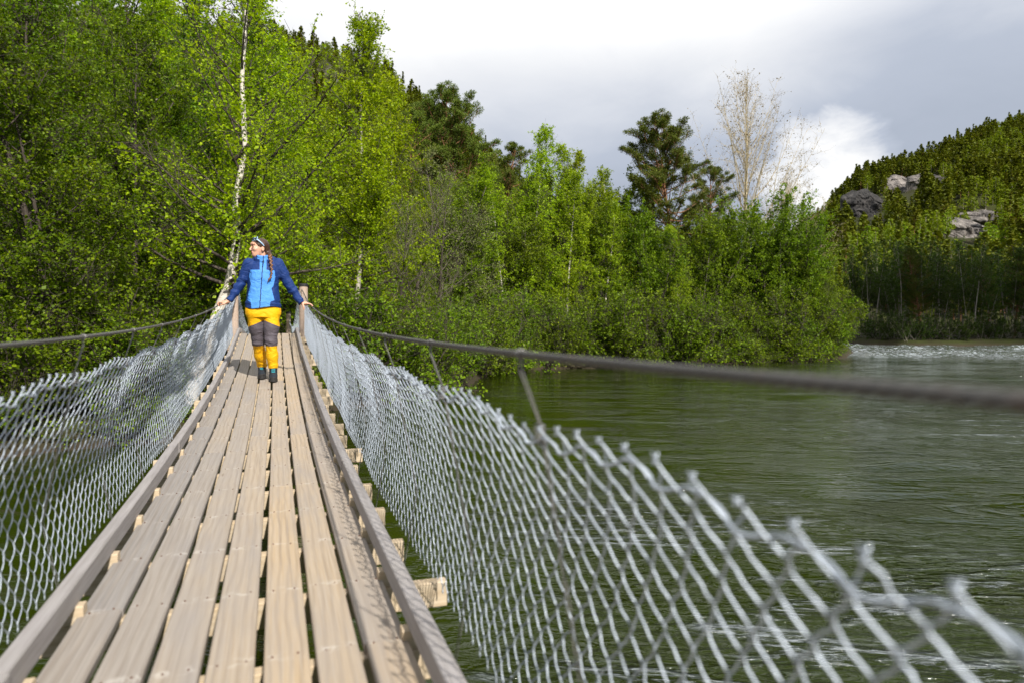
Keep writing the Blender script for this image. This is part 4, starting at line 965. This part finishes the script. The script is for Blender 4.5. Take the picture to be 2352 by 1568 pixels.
# jacket
def lerpz(z, zs, vs): return np.interp(z, zs, vs).astype(np.float32)
def torso(p, g=0.):
    z = p[:, 2]; w = lerpz(z, [.84, .88, .95, 1.08, 1.2, 1.30, 1.37, 1.42, 1.46], [.208, .212, .202, .188, .186, .188, .175, .12, .06])+g
    dd = lerpz(z, [.84, .95, 1.08, 1.2, 1.28, 1.36, 1.42, 1.46], [.152, .146, .130, .138, .134, .105, .075, .05])+g
    cx = lerpz(z, [.84, 1.1, 1.4], [-.006, -.006, .006]); k = np.sqrt(((p[:, 0]-cx)/w)**2+((p[:, 1]-.005)/dd)**2)
    d = (k-1)*np.minimum(w, dd)*.9
    return np.maximum(np.maximum(d, .862+.012*np.sin(p[:, 0]*14)-z), z-1.455)
def jacket(p):
    d = torso(p)
    for s in (-1, 1):
        cuff = np.array(WR[s])+np.array([-s*.012, 0, .012])
        sl = sus([rc(p, SH[s], EL_[s], .070, .056), rc(p, EL_[s], cuff, .056, .039)], .03)
        u = np.array(cuff)-np.array(EL_[s]); u = u/np.linalg.norm(u); sl = np.maximum(sl, (p-cuff)@u.astype(np.float32)-.012)
        t_ = (p-np.array(SH[s]))@unit(np.array(WR[s])-np.array(SH[s])).astype(np.float32)
        sl = sl + .008*np.sin(t_*62+3.5*vn(p*9)+s)*np.clip(t_*6-.4, 0, 1)*(np.abs(vn(p*np.array([6, 6, 6])+s*7))+.25) + .006*vn(p*13.)*np.clip(t_*5, 0, 1)
        d = su(d, sl, .035)
    col = np.maximum(np.abs(np.sqrt(((p[:, 0]+.008)/1.05)**2+(p[:, 1]+.005)**2)-.078)-.010, np.abs(p[:, 2]-1.445)-.050+.35*np.abs(np.minimum(p[:, 0], 0))*0)
    col = np.maximum(col, p[:, 2]-1.492+.5*np.maximum(-p[:, 1]-.03, 0))
    d = su(d, col, .018)
    d = su(d, sus([el(p, (.045, .088, 1.435), (.125, .048, .058)), rc(p, (-.10, .04, 1.43), (-.085, -.045, 1.435), .030, .020), rc(p, (.10, .04, 1.435), (.082, -.04, 1.45), .032, .022)], .03), .02)
    q = p*np.array([7., 7., 3.2]); d = d + .0085*fbm(q+3, 3)*np.clip((1.40-p[:, 2])*8, .1, 1)
    # gathers above the hem and the drawn waist
    d = d + .0035*np.sin(p[:, 2]*95+5*vn(p*6))*np.clip(1-np.abs(p[:, 2]-.91)/.06, 0, 1)
    return d
V, Q = surf(jacket, (-.56, -.20, .84), (.62, .20, 1.52), .0052, 'jacket')
c = V[Q].mean(1); x, y, z = c[:, 0], c[:, 1], c[:, 2]
xl = np.interp(z, [.86, .924, .95, 1.015, 1.136, 1.226, 1.302], [-.138, -.144, -.185, -.175, -.141, -.163, -.144]); xr = np.interp(z, [.86, .936, .9365, .948, 1.087, 1.117, 1.226, 1.302], [.073, .085, .100, .13, .097, .121, .143, .134])
fro = (y < .01)
blue = fro & (z < 1.302) & (x > xl) & (x < xr); blue |= fro & (z >= 1.302) & (z < 1.47) & (x > -.036) & (x < .043); blue |= fro & (z > 1.425) & (z < 1.50) & (np.abs(x) < .066) & (y < -.04)
zx = np.interp(z, [.85, 1.46], [-.042, .006]); zp = fro & (np.abs(x-zx) < .0055) & (z < 1.48)
mi = np.where(blue, 1, 0); mi[zp] = 2
jk = wpart('jacket', V, Q, ['cloth_navy', 'cloth_blue', 'zip'], mi)
V, Q = surf(lambda p: rc(p, (.008, -.128, 1.41), (.004, -.142, 1.365), .006, .005), (-.03, -.18, 1.33), (.05, -.09, 1.44), .003, 'zip_pull'); wpart('zip_pull', V, Q, ['boot_dark'], par=jk)
# trousers
def legs(p):
    z = p[:, 2]; w = lerpz(z, [.66, .74, .80, .86, .92], [.15, .175, .194, .203, .19]); k = np.sqrt(((p[:, 0]+.004)/w)**2+((p[:, 1]-.008)/.116)**2)
    d = np.maximum(np.maximum((k-1)*.12, .75-z), z-.93); out = d
    for s in (-1, 1):
        h, kn, an = HIP[s], KN[s], AN[s]; cuff = np.array(an)+[0, .0, .075 if s > 0 else .045]
        l = sus([rc(p, np.array(h)+[0, 0, .0], np.array(h)*.5+np.array(kn)*.5, .108, .094), rc(p, np.array(h)*.5+np.array(kn)*.5, kn, .094, .073), rc(p, kn, np.array(kn)*.45+cuff*.55, .070, .069), rc(p, np.array(kn)*.45+cuff*.55, cuff, .069, .060)], .03)
        l = np.maximum(l, cuff[2]-.012-z)
        l = l + .0032*np.sin(z*70+6*vn(p*8+s)+p[:, 0]*25*s)*np.clip(1-np.abs(z-.46)/.14, .0, 1) + .0036*np.sin(z*100+5*vn(p*7))*np.clip(1-np.abs(z-cuff[2]-.03)/.05, 0, 1) + .003*fbm(p*11., 2)
        out = su(out, l, .05*np.clip((z-.70)*12, .04, 1))
    return out
V, Q = surf(legs, (-.25, -.17, .10), (.25, .42, .94), .0052, 'trousers'); c = V[Q].mean(1)
xc = np.where(c[:, 0] < .01, -.075, .09); r_ = np.abs(c[:, 0]-.008)
grey = (c[:, 2] < .715-.42*r_) & (c[:, 2] > .408+.12*np.abs(c[:, 0]-xc)) & (c[:, 1] < .12)
wpart('trousers', V, Q, ['cloth_yellow', 'cloth_grey'], grey.astype(int))
# boots, the rear one further along the deck which climbs behind her
for s in (-1, 1):
    an = np.array(AN[s]); g = float(zd(WY+an[1]-.06)-WZ); base = np.array([an[0], an[1], g])
    def boot(p, base=base):
        q = p-base
        d = sus([rc(q, (0, .01, .07), (0, .0, .150), .047, .050), el(q, (0, -.10, .045), (.047, .095, .048)), el(q, (0, .02, .045), (.041, .055, .05)), rc(q, (0, -.03, .10), (0, -.10, .07), .036, .034)], .03)
        d = np.maximum(d, q[:, 2]-.172)
        so_ = np.maximum(np.maximum(np.abs(q[:, 2]-.014)-.014, (np.sqrt((q[:, 0]/.052)**2+((q[:, 1]+.06)/.142)**2)-1)*.05), -1)
        return su(np.maximum(d, .01-q[:, 2]), so_, .006)+.0015*vn(p*60.)
    V, Q = surf(boot, base+[-.075, -.22, -.02], base+[.075, .10, .20], .0042, 'boot'); c = V[Q].mean(1)-base
    b = wpart('boot', V, Q, ['boot_dark', 'boot_sole'], (c[:, 2] < .032).astype(int) | ((c[:, 1] < -.155) & (c[:, 2] < .06)).astype(int))
    ls_ = []
    for k in range(6):
        f = k/5; y = -.115+.075*f; z = .080+.085*f-.0*f; yy = -.125+.085*min(1, f*1.3); zz = .088+.082*f
        for m in (-1, 1): ls_.append(tubes((base+np.array([[m*.022, yy+.018, zz-.006], [0, yy-.004, zz+.004], [-m*.022, yy+.012, zz+.008]]))[None], np.full((1, 3), .0032), 5))
    V, Q = merge(ls_); wpart('lace', V, Q, ['lace'], par=b)

# ------------------------------------------------------------------ sun, sky, cloud shadow, camera
SUN = Vector((.14, -.78, .62)).normalized()
sun = bpy.data.lights.new('sun', 'SUN'); sun.energy = 5.0; sun.angle = R(.53); sun.color = (1, .955, .88)
so = bpy.data.objects.new('sun', sun); C.objects.link(so); so.rotation_euler = SUN.to_track_quat('Z', 'Y').to_euler()
w = bpy.data.worlds.new('World'); bpy.context.scene.world = w; w.use_nodes = True; nt = w.node_tree; nt.nodes.clear()
class WT(NT):
    def __init__(s): s.t = nt; s.n = nt.nodes; s.out = s.n.new('ShaderNodeOutputWorld')
t = WT()
sky = t.node('TexSky', sky_type='NISHITA', sun_disc=False, sun_elevation=math.asin(SUN.z), sun_rotation=math.atan2(SUN.x, SUN.y))
dirv = t.node('TexCoord').outputs['Generated']
d3 = t.node('SeparateXYZ', ins={0: dirv})
def dcam(dx, dy):
    v = np.array([(dx-1176)/F, 1.0, (HZ-dy)/F]); x = v[0]*math.cos(A)+v[1]*math.sin(A); y = -v[0]*math.sin(A)+v[1]*math.cos(A)
    q = np.array([x, y, v[2]]); return q/np.linalg.norm(q)
inv_z = t.math('DIVIDE', 1.0, t.math('ADD', t.math('MAXIMUM', d3.outputs[2], 0.0), .22))
cl = t.node('CombineXYZ', ins={0: t.math('MULTIPLY', d3.outputs[0], inv_z), 1: t.math('MULTIPLY', d3.outputs[1], inv_z), 2: 0.0}).outputs[0]
n1 = t.noise(t.map(cl, (1, 1, 1), (3.1, 1.7, 0)), .9, 5, .5, .25)
n2 = t.noise(t.map(cl, (1, 1, 1), (8.1, 4.7, 0)), 2.6, 6, .6, .4)
def spot(dx, dy, c0, c1):
    dt = t.node('VectorMath', operation='DOT_PRODUCT', ins={0: dirv, 1: tuple(dcam(dx, dy))}).outputs['Value']
    return t.mr(dt, math.cos(R(c0)), math.cos(R(c1)), 0, 1)
def band(dx, dy, c0, c1, amp=.010):
    dt = t.node('VectorMath', operation='DOT_PRODUCT', ins={0: dirv, 1: tuple(dcam(dx, dy))}).outputs['Value']
    dt = t.math('ADD', dt, t.math('MULTIPLY', t.math('SUBTRACT', n2, .5), amp))
    return t.mr(dt, math.cos(R(c0)), math.cos(R(c1)), 0, 1)
elev = t.mr(d3.outputs[2], .16, .46, 0, 1)                 # the deck of cloud is brighter overhead than low down
br = t.math('ADD', t.math('MULTIPLY', elev, 1.0), t.math('MULTIPLY', t.math('SUBTRACT', n1, .5), .8))
br = t.math('ADD', br, t.math('MULTIPLY', t.math('SUBTRACT', n2, .5), .35))
br = t.math('ADD', br, t.math('MULTIPLY', band(1900, 425, 5.6, 2.0, .008), 1.05))
br = t.math('ADD', br, t.math('MULTIPLY', spot(1300, -150, 26, 6), .30))
br = t.math('SUBTRACT', br, t.math('MULTIPLY', spot(1330, 380, 15, 4), .22))
br = t.math('SUBTRACT', br, t.math('MULTIPLY', spot(2200, 230, 17, 5), .14))
col = t.ramp(br, [(.0, (.42, .47, .565)), (.3, (.50, .55, .65)), (.6, (.76, .785, .84)), (.95, (1.0, 1.0, 1.0))])
bgc = t.node('Background', ins={'Color': col, 'Strength': t.mr(d3.outputs[2], .34, .62, .82, 1.05)}).outputs[0]
bgs = t.node('Background', ins={'Color': sky.outputs[0], 'Strength': .06}).outputs[0]
cover = t.mr(d3.outputs[1], -.15, .35, .12, .97)           # open blue patches on the sunny side behind the viewer
mx = t.node('MixShader', ins={'Fac': cover, 1: bgs, 2: bgc}).outputs[0]
nt.links.new(mx, t.out.inputs['Surface'])
# unseen cloud mesh added up towards the sun to shade the far bank wood
t = NT('cloud_white'); M['cloud'] = t.done(t.pr(Base_Color=(.9, .9, .9, 1), Roughness=1.0, Specular_IOR_Level=0.0))
def cloud(cx, cf, hz, hw, hd, ang, label):
    c = P(cx, cf, 3.0); H = 260.0; k = H/SUN.z; cen = np.array([c[0]+SUN.x*k, c[1]+SUN.y*k, 3.0+H])
    n = 40; th = np.linspace(0, 2*math.pi, 2*n, endpoint=False); ph = np.linspace(.02, math.pi-.02, n)
    TH, PH = np.meshgrid(th, ph, indexing='ij'); D = np.stack([np.cos(TH)*np.sin(PH), np.sin(TH)*np.sin(PH), np.cos(PH)], -1)
    rr_ = 1+.16*fbm(D*2.2+5, 4); ca, sa = math.cos(ang), math.sin(ang)
    X_ = D[..., 0]*hw*rr_; Y_ = D[..., 1]*hd*rr_; Z_ = D[..., 2]*hz*rr_
    V = np.stack([cen[0]+X_*ca-Y_*sa, cen[1]+X_*sa+Y_*ca, cen[2]+Z_], -1)
    i = np.arange(V.shape[0]*n).reshape(V.shape[0], n); a = i[:, :-1]; b = np.roll(i, -1, 0)[:, :-1]; c2 = np.roll(i, -1, 0)[:, 1:]; d = i[:, 1:]
    o = link('cloud', mesh('cloud', V, np.stack([a, b, c2, d], -1).reshape(-1, 4), True, mats=[M['cloud']]))
    struct(o)
cloud(2240, 95, 3.0, 37, 13.5, -A, '')
cam = bpy.data.cameras.new('camera'); cam.sensor_width = 36; cam.lens = 24.0; cam.clip_start = .05; cam.clip_end = 20000
co = bpy.data.objects.new('camera', cam); C.objects.link(co); co.location = CAM
pitch_ = math.atan((784-HZ)/F)
co.rotation_euler = (R(90)-pitch_, 0, -A)
cam.dof.use_dof = True; cam.dof.focus_distance = 8.2; cam.dof.aperture_fstop = 2.2; cam.dof.aperture_blades = 9
sc = bpy.context.scene; sc.camera = co
sc.view_settings.view_transform = 'Standard'; sc.view_settings.look = 'None'; sc.view_settings.exposure = .36; sc.view_settings.gamma = 1
sc.render.engine = 'CYCLES'; cy = sc.cycles
cy.max_bounces = 6; cy.diffuse_bounces = 3; cy.glossy_bounces = 3; cy.transmission_bounces = 4; cy.transparent_max_bounces = 4
cy.use_denoising = True; cy.denoiser = 'OPENIMAGEDENOISE'; cy.caustics_reflective = False; cy.caustics_refractive = False
cy.sample_clamp_indirect = 6; cy.use_adaptive_sampling = True; cy.adaptive_threshold = .02
